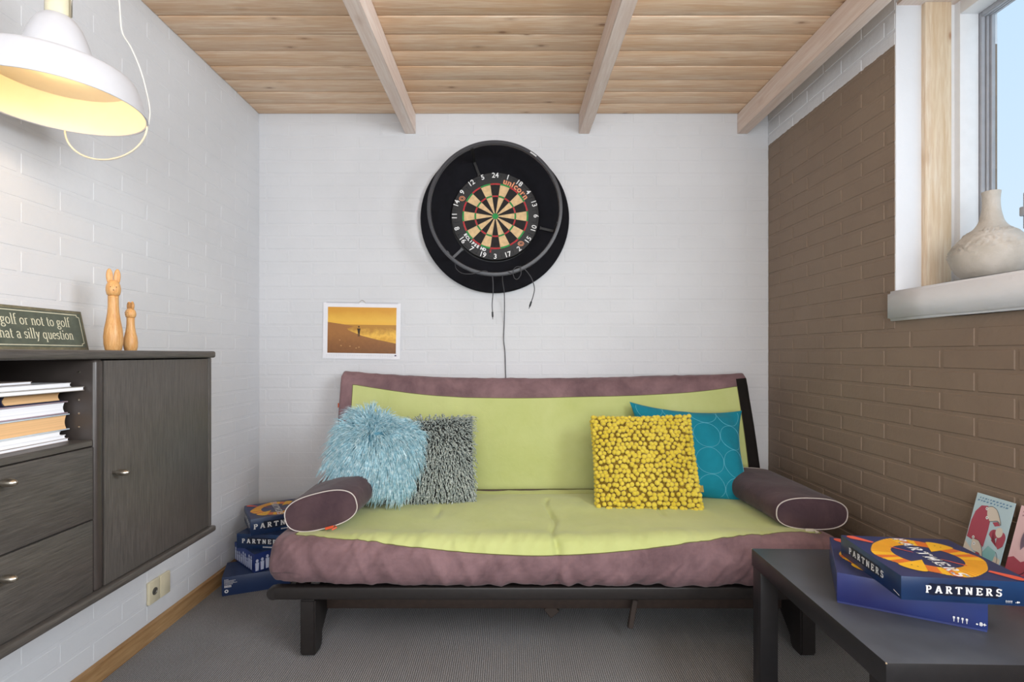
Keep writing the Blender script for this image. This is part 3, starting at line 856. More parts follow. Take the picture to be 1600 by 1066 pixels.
# close the band
bmesh.ops.remove_doubles(bm, verts=vs, dist=1e-6)
bnd = [e for e in bm.edges if e.is_boundary]; bmesh.ops.bridge_loops(bm, edges=bnd)
obj('ring_band', bm, RINGM, ring, smooth='auto', local=True)
bm = B(); lathe(bm, [(rr - .0161, -.021), (rr - .0168, -.019), (rr - .0168, -.006), (rr - .0161, -.004)], 128, cap=False)
obj('led_strip', bm, simple('unlit_led_strip', '5b5b60', .3), ring, smooth='auto', local=True)
for a, nm in ((R(111), 'arm'), (R(-13), 'arm'), (R(-137), 'arm')):
    bm = B(); ca, sa = cos(a), sin(a)
    dR = M(((ca, -sa, 0, 0), (sa, ca, 0, 0), (0, 0, 1, 0), (0, 0, 0, 1)))
    t2 = B(); box(t2, rr - .020, rr - .013, -.007, .007, -.195, -.004, .001, 1)      # back along the depth
    merge(bm, t2, dR)
    t2 = B(); box(t2, .236, rr - .014, -.007, .007, -.186 , -.178, .001, 1); merge(bm, t2, dR)
    t2 = B(); box(t2, .232, .240, -.009, .009, -.190, -.176, .001, 1); merge(bm, t2, dR)
    obj('arm', bm, BLK if sa > -.3 else simple('taped_grey_plastic', '54565b', .45), ring, smooth='auto', local=True)
bm = B(); 
for k in range(6):
    q = B(); box(q, -.0022, .0022, rr - .0105, rr - .0045, .0011, .0014); merge(bm, q, M.Rotation(R(-33 - k * 1.1), 4, 'Z'))
obj('white_mark', bm, NW, ring, local=True)['kind'] = 'stuff'
CAB_ = simple('dark_cable', '3a3a3f', .5)


def cable(name, pts, r=.0022, plug=None):
    bm = B(); tube(bm, spline(pts, 8), r, 8); o = obj(name, bm, CAB_, ring, smooth=True)
    if plug:
        bm = B(); p = V(pts[-1]); d = (V(pts[-1]) - V(pts[-2])).normalized()
        tube(bm, [p - d * .002, p + d * .018, p + d * .024, p + d * .026], [.0042, .0046, .003, .002], 10); tube(bm, [p + d * .025, p + d * .034], .0016, 8)
        obj('plug', bm, BLK, o, smooth='auto', local=False)


Yr = RY_ + .006
cable('cable', [P_(768, 428, Yr), P_(770, 436, Yr - .003), P_(770.5, 455, Yr), P_(769, 475, Yr), P_(769.5, 488, Yr)], plug=1)
cable('cable', [P_(785, 427, Yr), P_(785.5, 440, Yr + .03), P_(788, 460, YB - .06), P_(788, 500, YB - .012), P_(787, 530, YB - .010), P_(789, 550, YB - .008), P_(790, 585, YB - .008), P_(791, 615, YB - .01), P_(790, 700, YB - .012)])
cable('cable', [P_(813, 416, Yr), P_(820, 421, Yr - .004), P_(830, 434, Yr), P_(835, 450, Yr), P_(833, 463, Yr), P_(830, 472, Yr)], plug=1)
cable('cable', [P_(711, 412, Yr), P_(713, 420, Yr - .012), P_(722, 427, Yr - .016), P_(738, 428, Yr - .016), P_(752, 424, Yr - .012), P_(760, 424, Yr - .01), P_(764, 427, Yr - .004)], .0018)
cable('cable', [P_(794, 425, Yr - .008), P_(801, 428, Yr - .015), P_(804, 435, Yr - .016), P_(809, 436, Yr - .016), P_(814, 428, Yr - .016), P_(813, 418, Yr - .014), P_(807, 417, Yr - .014), P_(802, 422, Yr - .015), P_(803, 427, Yr - .014)], .0018)

# ------------------------------------------------------------ wall calendar
yc = YB - .0045
ca = thing('wall_calendar', 'wall calendar with an orange beach photograph, spiral bound at the top', 'calendar', mtx=faceM(-.768, yc, 1.161) @ M.Rotation(R(-.9), 4, 'Z'))
cw_, ch_ = .404, .290
PAPER = simple('calendar_paper', 'e9e9ee', .6, var=.02)
bm = B()
for k in range(3): box(bm, -cw_ / 2 - .001 * k, cw_ / 2 - .001 * k, -ch_ / 2 - .002 * k, ch_ / 2, -.001 + .0012 * (2 - k) - .001, .0002 + .0012 * (2 - k) - .001)
obj('sheets', bm, PAPER, ca, local=True)
px0, px1, py0, py1 = -.178, .180, -.118, .122; zf = .0022
lx = lambda u: px0 + (px1 - px0) * u; ly = lambda v: py0 + (py1 - py0) * v


def m_print(name, stops, axis=1, nscale=10, amt=.15, rng_=(0, 1)):
    m = NT(name); v = m.co('Object'); s = m.n('ShaderNodeSeparateXYZ'); m.l(v, s.inputs[0])
    mr = m.n('ShaderNodeMapRange'); m.l(s.outputs[axis], mr.inputs[0]); mr.inputs[1].default_value = rng_[0]; mr.inputs[2].default_value = rng_[1]
    nz = m.noise(v, nscale, 5, .6); ad = m.n('ShaderNodeMath', operation='MULTIPLY_ADD'); m.l(nz, ad.inputs[0]); ad.inputs[1].default_value = amt; m.l(mr.outputs[0], ad.inputs[2])
    m.l(m.ramp(ad.outputs[0], [(p, lin(c)) for p, c in stops]), m.p.inputs['Base Color']); m.p.inputs['Roughness'].default_value = .45
    return m.m


def pic(name, polys, mat, z, parent, lxx=lx, lyy=ly):
    bm = B()
    for p in polys: flat(bm, p, lambda u, v: V((lxx(u), lyy(v), z)))
    return obj(name, bm, mat, parent, local=True)


SKYP = m_print('print_orange_sky', [(.0, 'f0b33c'), (.5, 'eab848'), (1, 'd79a33')], 1, 16, .35, (.02, .12))
SEAP = m_print('print_golden_sea', [(.25, 'f2c04a'), (.5, 'd9a038'), (.62, 'f0be4e'), (.85, 'b98434')], 1, 30, .5, (-.09, .08))
SANDP = m_print('print_brown_sand', [(.0, '6e4524'), (.5, '8a5a30'), (1.0, 'a36d38')], 1, 60, .5, (-.12, .03))
pic('printed_sky', [[(0, .62), (1, .62), (1, 1), (0, 1)]], SKYP, zf, ca)
pic('printed_sea', [[(.24, .40), (1, .12), (1, .62), (.25, .62), (.22, .6)]], SEAP, zf, ca)
pic('printed_sand', [[(0, 0), (1, 0), (1, .22), (.72, .30), (.5, .38), (.3, .5), (.28, .53), (.38, .58), (.25, .62), (0, .67)]], SANDP, zf + .0002, ca)
pic('printed_walker', [circ(.455, .575, .012, .018, n=10), [(.43, .54), (.48, .54), (.473, .47), (.466, .36), (.46, .36), (.455, .45), (.452, .36), (.445, .36), (.44, .47)]], simple('print_dark', '2c1a0c', .5), zf + .0004, ca)
pic('printed_glints', [circ(x, y, .012, .014, n=8) for x, y in ((.18, .28), (.33, .15), (.42, .11), (.46, .13), (.2, .16))], simple('print_glint', 'b98a55', .5), zf + .0004, ca)
bm = B()
for k in range(31):
    x = -cw_ / 2 + .02 + k * (cw_ - .04) / 30
    box(bm, x, x + .004, -.1305, -.1285, .0012, .0016); box(bm, x + .001, x + .003, -.137, -.1355, .0012, .0016)
obj('date_row', bm, simple('calendar_grey_print', 'a9adc4', .6), ca, local=True)
bm = B(); flat(bm, circ(.178, -.128, .005, .004, n=8), lambda x, y: V((x, y, .0019))); obj('publisher_mark', bm, simple('print_purple', '4a3560', .5), ca, local=True)
bm = B()
for k in range(56):
    x = -cw_ / 2 + .018 + k * (cw_ - .036) / 55
    if abs(x) < .014: continue
    tube(bm, [(x + .0015 * (j % 2), ch_ / 2 - .001 + .0042 * cos(2 * pi * j / 8), .001 + .0042 * sin(2 * pi * j / 8)) for j in range(8)], .0006, 4, closed=True)
obj('spiral_binding', bm, simple('white_wire', 'b9bcc8', .4), ca, smooth=True, local=True)
bm = B(); tube(bm, spline([(-.016, ch_ / 2 + .001, .002), (-.008, ch_ / 2 + .010, .001), (0, ch_ / 2 + .014, .001), (.008, ch_ / 2 + .010, .001), (.016, ch_ / 2 + .001, .002)], 6), .0011, 6)
obj('hanger', bm, STEEL, ca, smooth=True, local=True)

# ------------------------------------------------------------ futon frame
fr = thing('futon_sofa', 'low black wooden futon frame standing on the grey carpet', 'sofa frame', (.165, 2.1, 0))
X0, X1 = -.83, 1.16
bm = B(); box(bm, X0 + .02, X1 - .02, 1.752, 1.786, .196, .240, .006, 3); obj('front_rail', bm, FRAMEB, fr, smooth='auto')
for s, xx in ((-1, X0 + .02), (1, X1 - .02)):
    bm = B(); lathe(bm, [(.0005, -.017), (.019, -.017), (.022, -.012), (.022, .012), (.019, .017), (.0005, .017)], 24, M.Translation((xx, 1.769, .216)) @ M.Rotation(pi / 2, 4, 'X'))
    obj('rail_end', bm, FRAMEB, fr, smooth='auto')
bm = B(); box(bm, -.70, 1.02, 1.90, 1.925, .094, .170, .003, 2); obj('cross_rail', bm, FRAMEBR, fr, smooth='auto')
bm = B(); box(bm, -.70, 1.02, 2.30, 2.33, .150, .196, .003, 2); obj('cross_rail', bm, FRAMEBR, fr, smooth='auto')
for xa in (-.715, 1.000):
    bm = B(); yf = 1.752
    xa2 = xa + .07
    prism(bm, [(yf, .012), (yf + .006, .002), (yf + .050, 0), (yf + .066, .010), (yf + .072, .03), (yf + .072, .196), (yf, .196)], .052, M(((0, 0, 1, xa), (1, 0, 0, 0), (0, 1, 0, 0), (0, 0, 0, 1))), bev=.005)
    obj('leg', bm, FRAMEB, fr, smooth='auto')
    bm = B()
    prism(bm, [(yf + .060, .05), (yf + .075, .02), (yf + .095, .03), (yf + .22, .14), (yf + .26, .150), (yf + .70, .150), (yf + .70, .19), (yf + .060, .19)], .028, M(((0, 0, 1, xa + .012), (1, 0, 0, 0), (0, 1, 0, 0), (0, 0, 0, 1))), bev=.003)
    obj('side_rail', bm, FRAMEB, fr, smooth='auto')
    bm = B(); prism(bm, [(2.44, 0), (2.50, 0), (2.53, .19), (2.40, .19)], .045, M(((0, 0, 1, xa + .004), (1, 0, 0, 0), (0, 1, 0, 0), (0, 0, 0, 1))), bev=.004)
    obj('leg', bm, FRAMEB, fr, smooth='auto')
for k in range(13):
    xx = X0 + .06 + k * (X1 - X0 - .16) / 12
    bm = B(); box(bm, xx, xx + .045, 1.786, 2.45, .196, .214, .003, 1); obj('slat', bm, FRAMEBR, fr, smooth='auto')
for k in range(9):      # back slats behind the upright half
    xx = X0 + .12 + k * (X1 - X0 - .28) / 8
    mtx = M.Translation((xx, 2.555, .27)) @ M.Rotation(R(-10.5), 4, 'X')
    t2 = B(); box(t2, 0, .045, 0, .014, 0, .54, .003, 1); bm = B(); merge(bm, t2, mtx); obj('slat', bm, FRAMEBR, fr, smooth='auto')
for (x_, y_, z0_, z1_, wd, tl) in ((.440, 1.86, .045, .150, .020, .18), (.145, 1.945, .055, .098, .045, .9), (.33, 1.94, .080, .096, .07, 0)):
    t2 = B(); box(t2, -wd / 2, wd / 2, -.01, .01, 0, z1_ - z0_, .003, 1); bm = B(); merge(bm, t2, M.Translation((x_, y_, z0_)) @ M.Rotation(tl, 4, 'Y')); obj('hinge_bracket', bm, simple('dull_brown_metal', '4a403b', .5, .3), fr, smooth='auto')


# ------------------------------------------------------------ futon mattress
def wrinkle(p, sc, amt, stretch=(1, 1, 1)):
    q = V((p[0] * stretch[0], p[1] * stretch[1], p[2] * stretch[2])) * sc
    n1 = noise.noise(q); n2 = noise.noise(q * 2.3 + V((5, 1, 9)))
    return amt * ((1 - abs(n1) * 2) * .6 + n2 * .4)


def rrect(y0, y1, z0, z1, r, n=8):
    """closed rounded rectangle, list of (y,z,ny,nz), starting bottom-back corner, going forward along the bottom, up the front, back along the top"""
    out = []
    def arc(cy, cz, a0, a1):
        for k in range(n + 1):
            a = R(a0 + (a1 - a0) * k / n); out.append((cy + r * cos(a), cz + r * sin(a), cos(a), sin(a)))
    def line(a, b, m, nrm):
        for k in range(1, m): out.append((a[0] + (b[0] - a[0]) * k / m, a[1] + (b[1] - a[1]) * k / m, nrm[0], nrm[1]))
    line((y1 - r, z0), (y0 + r, z0), 10, (0, -1)); arc(y0 + r, z0 + r, 270, 180)
    m_ = max(2, int((z1 - z0 - 2 * r) / .012)); line((y0, z0 + r), (y0, z1 - r), m_, (-1, 0)); arc(y0 + r, z1 - r, 180, 90)
    line((y0 + r, z1), (y1 - r, z1), max(4, int((y1 - y0 - 2 * r) / .014)), (0, 1)); arc(y1 - r, z1 - r, 90, 0)
    line((y1, z1 - r), (y1, z0 + r), m_, (1, 0)); arc(y1 - r, z0 + r, 0, -90)
    return out


def pad(prof, xs, sa, sb, gx0, gx1, disp, endr, xform, root, name, brk=0, black=False):
    """prof: closed profile; green between arclength sa(x)..sb(x) and gx0..gx1; returns parts"""
    P = np.array([(a, b) for a, b, c, d in prof] + [prof[0][:2]]); Nn = np.array([(c, d) for a, b, c, d in prof] + [prof[0][2:]])
    seg = np.r_[0, np.cumsum(np.linalg.norm(np.diff(P, axis=0), axis=1))]; L = seg[-1]
    n1, n2, n3 = 70, 64, 20
    cen = P.mean(axis=0); x0, x1 = xs[0], xs[-1]; grid = []
    for x in xs:
        a, b = sa(x), sb(x)
        bk = min(brk, a * .8); ss = np.r_[np.linspace(0, bk, 14, endpoint=False), np.linspace(bk, a, n1 - 14, endpoint=False), np.linspace(a, b, n2, endpoint=False), np.linspace(b, L, n3, endpoint=False)]
        yy = np.interp(ss, seg, P[:, 0]); zz = np.interp(ss, seg, P[:, 1]); ny = np.interp(ss, seg, Nn[:, 0]); nz = np.interp(ss, seg, Nn[:, 1])
        e = min(x - x0, x1 - x); sh = endr * (1 - sqrt(max(0, 1 - (1 - min(1, e / endr)) ** 2))) if e < endr else 0
        row = []
        for j in range(len(ss)):
            d = disp(x, ss[j], (yy[j], zz[j]), (ny[j], nz[j])) - sh
            row.append(V((x, yy[j] + ny[j] * d, zz[j] + nz[j] * d)))
        grid.append(row)
    nj = len(grid[0]); gi = [i for i, x in enumerate(xs) if gx0 - 1e-6 <= x <= gx1 + 1e-6]; i0, i1 = gi[0], gi[-1]
    fb, fg, fk = [], [], []
    for i in range(len(xs) - 1):
        for j in range(nj):
            f = (i * nj + j, (i + 1) * nj + j, (i + 1) * nj + (j + 1) % nj, i * nj + (j + 1) % nj)
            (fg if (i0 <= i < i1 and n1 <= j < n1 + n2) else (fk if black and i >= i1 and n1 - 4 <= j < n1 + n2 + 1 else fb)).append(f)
    # end caps
    vv = [xform(p) for r_ in grid for p in r_]
    for i, s in ((0, -1), (len(xs) - 1, 1)):
        c = sum(grid[i], V()) / nj; prev = [i * nj + j for j in range(nj)]
        for q in (.7, .35):
            base = len(vv)
            for j in range(nj):
                p = grid[i][j].lerp(c, 1 - q); p.x += s * .006 * (1 - q); vv.append(xform(p))
            cur = [base + j for j in range(nj)]
            for j in range(nj): fb.append((prev[j], prev[(j + 1) % nj], cur[(j + 1) % nj], cur[j]))
            prev = cur
        fb.append(tuple(prev))

    def sub(fs, mat, nm, parent):
        used = sorted({k for f in fs for k in f}); mp = {k: n for n, k in enumerate(used)}
        bm = bmesh.new(); V_ = [bm.verts.new(vv[k]) for k in used]
        for f in fs: bm.faces.new([V_[mp[k]] for k in f])
        return obj(nm, bm, mat, parent, smooth=True)
    o = sub(fb, PLUSH, name, root); sub(fg, GREEN, 'green_panel', o)
    if fk: sub(fk, SHADEF, 'shaded_border', o)['label'] = 'border along the right edge of the backrest, its shade painted in black'
    bm = B(); loop = [xform(grid[i][n1]) for i in range(i0, i1 + 1)] + [xform(grid[i1][j]) for j in range(n1, n1 + n2 + 1)] + [xform(grid[i][n1 + n2]) for i in range(i1, i0 - 1, -1)] + [xform(grid[i0][j]) for j in range(n1 + n2, n1 - 1, -1)]
    tube(bm, loop, .0016, 5); obj('seam', bm, simple('dark_olive_seam', '6d6a3c', .8), o, smooth=True)
    return o


mat_root = thing('futon_mattress', 'folded futon mattress, lime green with an aubergine brown border, on the black frame', 'sofa', (.165, 2.1, .241))


def xcols(a, b, g0, g1, n):
    xs = list(a + .03 * (1 - np.cos(np.linspace(0, pi / 2, 7)))) + list(np.linspace(a + .03, b - .03, n)[1:-1]) + list(b - .03 * (1 - np.cos(np.linspace(pi / 2, 0, 7))))
    for g_ in (g0, g1):
        k = min(range(len(xs)), key=lambda i: abs(xs[i] - g_)); xs[k] = g_
    return xs


# seat half
sy0, sy1, sz0, sz1 = 1.722, 2.470, .243, .408
prof = rrect(sy0, sy1, sz0, sz1, .070)
SP = np.array([p[:2] for p in prof]); sseg = np.r_[0, np.cumsum(np.linalg.norm(np.diff(SP, axis=0), axis=1))]
# arclength where the top begins (y = sy0+.07, z = sz1)
k_top = min(range(len(prof)), key=lambda i: abs(prof[i][0] - (sy0 + .07)) + abs(prof[i][1] - sz1)); s_top = sseg[k_top]
k_back = min(range(len(prof)), key=lambda i: abs(prof[i][0] - (sy1 - .05)) + abs(prof[i][1] - sz1)); s_back = sseg[k_back]


def seat_a(x):
    t_ = (x - .10) / .95
    return s_top + .012 - .100 * max(0, 1 - abs(t_) ** 1.7)


def seat_disp(x, s, p, n):
    d = 0
    front = max(0, min(1, (1.84 - p[0]) / .09)); top = 1 if n[1] > .7 else 0
    d += front * (wrinkle((x + p[1] * .5, p[1] * .35 + x * .25, 0), 9, .015) + wrinkle((x - p[1] * .8, p[1] * .4, 2), 24, .006))
    d += .010 * noise.noise(V((x * 2.2, p[0] * 3, 1)))
    if top:
        d += wrinkle((x, p[0] * .3, 4), 7, .003) + wrinkle((x, p[0], 14), 5, .004)
        # tufted valley near the back and across
        d -= .022 * math.exp(-((p[0] - 2.36 + .008 * sin(x * 7)) / .022) ** 2)
        d -= .012 * math.exp(-((x - .165 - .012 * sin(p[0] * 20)) / .009) ** 2) * (1 if p[0] < 2.2 else 0)
        for cx_ in (-.28, .165, .6):
            d -= .010 * math.exp(-((x - cx_) / .012) ** 2 - ((p[0] - 2.02) / .06) ** 2)
        d += .012 * math.exp(-((p[0] - 2.15) / .16) ** 2) * (.5 + .5 * noise.noise(V((x * 1.6, 3, 3))))
    if n[0] < -.5: d -= .012 * math.exp(-((x - .165) / .012) ** 2)
    return d


def seat_x(p):
    # corners pulled back a little, like a stuffed bag
    e = max(0, (abs(p.x - .165) - .80) / .195); q = p.copy()
    if q.y < 1.9: q.y += .035 * e ** 2.2
    q.z -= .012 * e ** 2 * (1 if q.z > .3 else 0)
    q.z -= .015 * max(0, (q.y - 2.1) / .37) * (1 if q.z > .3 else 0)
    q.z = max(q.z, .2415)
    return q


pad(prof, xcols(X0, X1, X0 + .08, X1 - .045, 280), seat_a, lambda x: s_back, X0 + .08, X1 - .045, seat_disp, .030, seat_x, mat_root, 'seat_half', brk=.60)
# upright half: built lying (y = outward depth, z = up the back), then tilted
bt = .115; bh = .575
profb = rrect(0, bt, 0, bh, .045)
BP = np.array([p[:2] for p in profb]); bseg = np.r_[0, np.cumsum(np.linalg.norm(np.diff(BP, axis=0), axis=1))]
kb0 = min(range(len(profb)), key=lambda i: abs(profb[i][0]) + abs(profb[i][1] - .045)); s0b = bseg[kb0]
kb1 = min(range(len(profb)), key=lambda i: abs(profb[i][0]) + abs(profb[i][1] - (bh - .045))); s1b = bseg[kb1]


def back_b(x):
    t_ = (x - .18) / .93
    return s1b - .022 - .045 * max(0, 1 - abs(t_) ** 2) + .012 * noise.noise(V((x * 1.5, 0, 0)))


def back_disp(x, s, p, n):
    d = .008 * noise.noise(V((x * 2, p[1] * 3, 7)))
    topb = max(0, min(1, (p[1] - (bh - .13)) / .06))
    d += topb * wrinkle((x, p[1] * .3, 8), 12, .004)
    d += .006 * math.exp(-((x + .30) / .05) ** 2) * (1 if n[0] < -.5 else 0) - .004 * math.exp(-((x + .22) / .03) ** 2) * (1 if n[0] < -.5 else 0)
    if n[0] < -.5: d += .010 * sin(pi * min(1, p[1] / bh))
    return d


TB = M.Translation((0, 2.425, .372)) @ M.Rotation(R(-11.5), 4, 'X')


def back_x(p):
    q = p.copy(); e = (abs(q.x - .18) / 1.0)
    q.z += .020 * e ** 3 * (q.z / bh) - .008 * (1 - e) * (q.z / bh)
    if q.x > .9: q.x += .030 * (1 - max(0, q.z) / bh) * (q.x - .9) / .28
    # narrower at the bottom edge than at the top on the right
    return TB @ q


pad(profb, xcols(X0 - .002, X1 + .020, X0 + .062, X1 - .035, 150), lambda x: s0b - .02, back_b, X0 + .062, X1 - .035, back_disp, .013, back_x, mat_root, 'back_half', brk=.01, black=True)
bm = B(); box(bm, X0 - .012, X0 + .001, 2.520, 2.524, .775, .797, .001, 1)
obj('zip_tag', bm, simple('orange_ribbon', 'd8603a', .6), mat_root, local=False)

# ------------------------------------------------------------ bolsters
def bolster(label, x, y0, y1, z, hw, hh, roll, yaw, tagx, tagcol):
    L = y1 - y0
    mt = M.Translation((x, y0, z)) @ M.Rotation(yaw, 4, 'Z') @ M.Rotation(roll, 4, 'Y')
    t = thing('bolster', label, 'bolster', mtx=mt, group='armrest bolsters at the sofa ends')
    n = 64; pw_ = 2.6
    def sec(k, s=1.0, g=0):
        a = 2 * pi * k / n; c, s_ = cos(a), sin(a)
        sx_ = math.copysign(abs(c) ** (2 / pw_), c); sz_ = math.copysign(abs(s_) ** (2 / pw_), s_)
        return sx_ * (hw * s), sz_ * (hh * s)
    vv = []; fs = []
    ys = [0, .004, .012, .03] + list(np.linspace(.06, L - .06, 22)) + [L - .03, L - .012, L - .004, L]
    ed = {0: .955, .004: .985, .012: 1.0, .03: 1.005, L - .03: 1.005, L - .012: 1, L - .004: .985, L: .955}
    for y_ in ys:
        s = ed.get(y_, 1.0 + .02 * sin(pi * y_ / L))
        for k in range(n):
            a, b = sec(k, s); d = .0045 * noise.noise(V((a * 14, y_ * 9, b * 14 + x))) + wrinkle((a, y_, b), 12, .002)
            l_ = sqrt(a * a + b * b); vv.append((a * (1 + d / l_), y_, b * (1 + d / l_)))
    m_ = len(ys)
    for i in range(m_ - 1):
        for k in range(n): fs.append((i * n + k, i * n + (k + 1) % n, (i + 1) * n + (k + 1) % n, (i + 1) * n + k))
    bm = bmesh.new(); VV = [bm.verts.new(v) for v in vv]
    for f in fs: bm.faces.new([VV[k] for k in f])
    obj('cover', bm, PLUSHD, t, smooth=True, local=True)
    for yc_, sg, bul in ((0, -1, .010), (L, 1, .010)):
        bm = bmesh.new(); prev = None
        for q in (.957, .9, .75, .55, .3, .05):
            cur = []
            for k in range(n):
                a, b = sec(k, q); cur.append(bm.verts.new((a, yc_ + sg * bul * (1 - q ** 2) + .0015 * noise.noise(V((a * 20, b * 20, yc_))), b)))
            if prev:
                for k in range(n): bm.faces.new((prev[k], prev[(k + 1) % n], cur[(k + 1) % n], cur[k]))
            prev = cur
        bm.faces.new(prev); obj('end_cap', bm, PLUSHD, t, smooth=True, local=True)
        bm = B(); tube(bm, [(sec(k, .972)[0], yc_ - sg * -.001, sec(k, .972)[1]) for k in range(n)], .0021, 6, closed=True)
        obj('piping', bm, PIPING, t, smooth=True, local=True)
    bm = B(); tube(bm, [(tagx, -.002, -hh * .97), (tagx + .012, -.022, -hh * .99 - .001), (tagx - .002, -.030, -hh - .002)], .0028, 6)
    box(bm, tagx - .030, tagx, -.016, -.012, -hh - .001, -hh + .008, .0005, 1)
    obj('zip_tag', bm, tagcol, t, smooth='auto', local=True)
    return t


bolster('brown bolster at the sofa\'s left end, tipped over the edge, orange zip tag', -.672, 1.832, 2.33, .478, .134, .066, R(-14), R(1), .035, simple('orange_zip_tag', 'd2512d', .5))
bolster('brown bolster lying flat at the sofa\'s right end with a white tag', 1.095, 1.850, 2.34, .462, .132, .058, R(2), R(0), .0, simple('white_zip_tag', 'd8cfc4', .5))


# ------------------------------------------------------------ cushions
def pillow_frame(bl, br, tl):
    """matrix from three corner points: bottom-left, bottom-right, top-left"""
    bl, br, tl = V(bl), V(br), V(tl); x = (br - bl).normalized(); up = (tl - bl); z = x.cross(up).normalized(); y = z.cross(x)
    c = bl + (br - bl) / 2 + y * up.dot(y) / 2
    return M(((x.x, y.x, z.x, c.x), (x.y, y.y, z.y, c.y), (x.z, y.z, z.z, c.z), (0, 0, 0, 1)))


def pil(u, v, w_, h_, th_, pinch=.06):
    """u,v in -1..1 -> local point on the front face"""
    x = u * w_ / 2 * (1 - pinch * (1 - v * v) * 0 - pinch * (1 - abs(v) ** 2) * abs(u) ** 3)
    y = v * h_ / 2 * (1 - pinch * (1 - abs(u) ** 2) * abs(v) ** 3)
    z = th_ / 2 * (max(0, (1 - abs(u) ** 2.6) * (1 - abs(v) ** 2.6))) ** .62
    return V((x, y, z))


def pillow_mesh(w_, h_, th_, n=40, pinch=.06, wr=.004, seed=0, bend=None):
    bm = bmesh.new(); us = [sin(pi / 2 * (2 * i / n - 1)) for i in range(n + 1)]
    for sgn in (1, -1):
        g_ = []
        for v in us:
            row = []
            for u in us:
                p = pil(u, v, w_, h_, th_, pinch)
                e = min(1, (1 - abs(u)) * 6) * min(1, (1 - abs(v)) * 6)
                p.z += wr * e * (noise.noise(V((u * 2 + seed, v * 2, sgn))) + .5 * noise.noise(V((u * 5, v * 5 + seed, sgn))))
                p.z *= sgn
                if bend: p = bend(p)
                row.append(bm.verts.new(p))
            g_.append(row)
        for i in range(n):
            for j in range(n): bm.faces.new((g_[i][j], g_[i][j + 1], g_[i + 1][j + 1], g_[i + 1][j]))
    bmesh.ops.remove_doubles(bm, verts=bm.verts[:], dist=1e-5)
    return bm


# teal cushion with embroidered circles
ang = R(-5)
mt = M.Translation((.822, 2.322, .592)) @ M.Rotation(R(-31), 4, 'X') @ M.Rotation(pi / 2, 4, 'X') @ M.Rotation(ang, 4, 'Z')
t = thing('cushion', 'teal cushion with pale stitched circles, half behind the yellow bobble cushion', 'cushion', mtx=mt)
TW, TH, TT = .53, .465, .14
obj('cover', pillow_mesh(TW, TH, TT, 44, .15, .012, 4), TEAL, t, smooth=True, local=True)
ST = simple('pale_blue_thread', '63bcd2', .6); cr = .061


def teal_z(x, y):
    u, v = max(-1, min(1, x / (TW / 2))), max(-1, min(1, y / (TH / 2)))
    e = min(1, (1 - abs(u)) * 6) * min(1, (1 - abs(v)) * 6)
    p = pil(u, v, TW, TH, TT, .15); p.z += .012 * e * (noise.noise(V((u * 2 + 4, v * 2, 1))) + .5 * noise.noise(V((u * 5, v * 5 + 4, 1))))
    return p


for i in range(4):
    for j in range(4):
        cx_, cy_ = -.186 + .124 * i, -.171 + .124 * j - .01
        pts = []
        for k in range(40):
            a = 2 * pi * k / 40; x = cx_ + cr * cos(a); y = cy_ + cr * sin(a)
            if abs(y) > TH / 2 * .97 or abs(x) > TW / 2 * .97: continue
            p = teal_z(x, y); pts.append(p + V((0, 0, .0006)))
        if len(pts) == 40: bm = B(); tube(bm, pts, .0011, 4, closed=True)
        elif len(pts) > 6:
            # open arc: start after the gap
            kk = [k for k in range(40) if abs(cy_ + cr * sin(2 * pi * k / 40)) <= TH / 2 * .97 and abs(cx_ + cr * cos(2 * pi * k / 40)) <= TW / 2 * .97]
            st_ = next((n_ for n_ in range(len(kk)) if (kk[n_] - kk[n_ - 1]) % 40 != 1), 0); pts = pts[st_:] + pts[:st_]
            bm = B(); tube(bm, pts, .0011, 4)
        else: continue
        obj('stitched_circle', bm, ST, t, smooth=True, local=True)

# yellow bobble cushion
YEL = m_fabric('mustard_yellow_felt', 'cfb634', 'e2cd50', ns=9, sheen=.3, bs=500)
YEL.name = 'mustard_felt'
YBK = simple('mustard_backing', '876d18', .9)
mt = M.Translation((.573, 2.160, .583)) @ M.Rotation(R(-6), 4, 'Z') @ M.Rotation(R(-27), 4, 'X') @ M.Rotation(pi / 2, 4, 'X') @ M.Rotation(R(1.5), 4, 'Z')
t = thing('cushion', 'mustard yellow cushion covered all over in felt bobbles', 'cushion', mtx=mt)
YW, YH, YT = .405, .390, .09
obj('cover', pillow_mesh(YW, YH, YT, 30, .03, .003, 1), YBK, t, smooth=True, local=True)
cells = []
nb = 22
for j in range(nb):
    for i in range(nb):
        u = -1 + 2 * (i + .5 + (.25 if j % 2 else -.25)) / nb; v = -1 + 2 * (j + .5) / nb
        u += random.uniform(-.026, .026); v += random.uniform(-.026, .026)
        u = max(-1, min(1, u * 1.04)); v = max(-1, min(1, v * 1.04))
        p = pil(u, v, YW, YH, YT, .03); cells.append((max(abs(u), abs(v)), u, v, p))
cells.sort(key=lambda c: c[0])
bs_ = []
for q in range(3):
    b_ = bmesh.new(); bmesh.ops.create_icosphere(b_, subdivisions=2, radius=1)
    for v in b_.verts: v.co *= 1 + .12 * noise.noise(v.co * 1.5 + V((q * 7, 0, 0)))
    me = bpy.data.meshes.new('bobble'); b_.to_mesh(me); b_.free(); me.materials.append(YEL); me.polygons.foreach_set('use_smooth', [True] * len(me.polygons)); bs_.append(me)
rest = B()
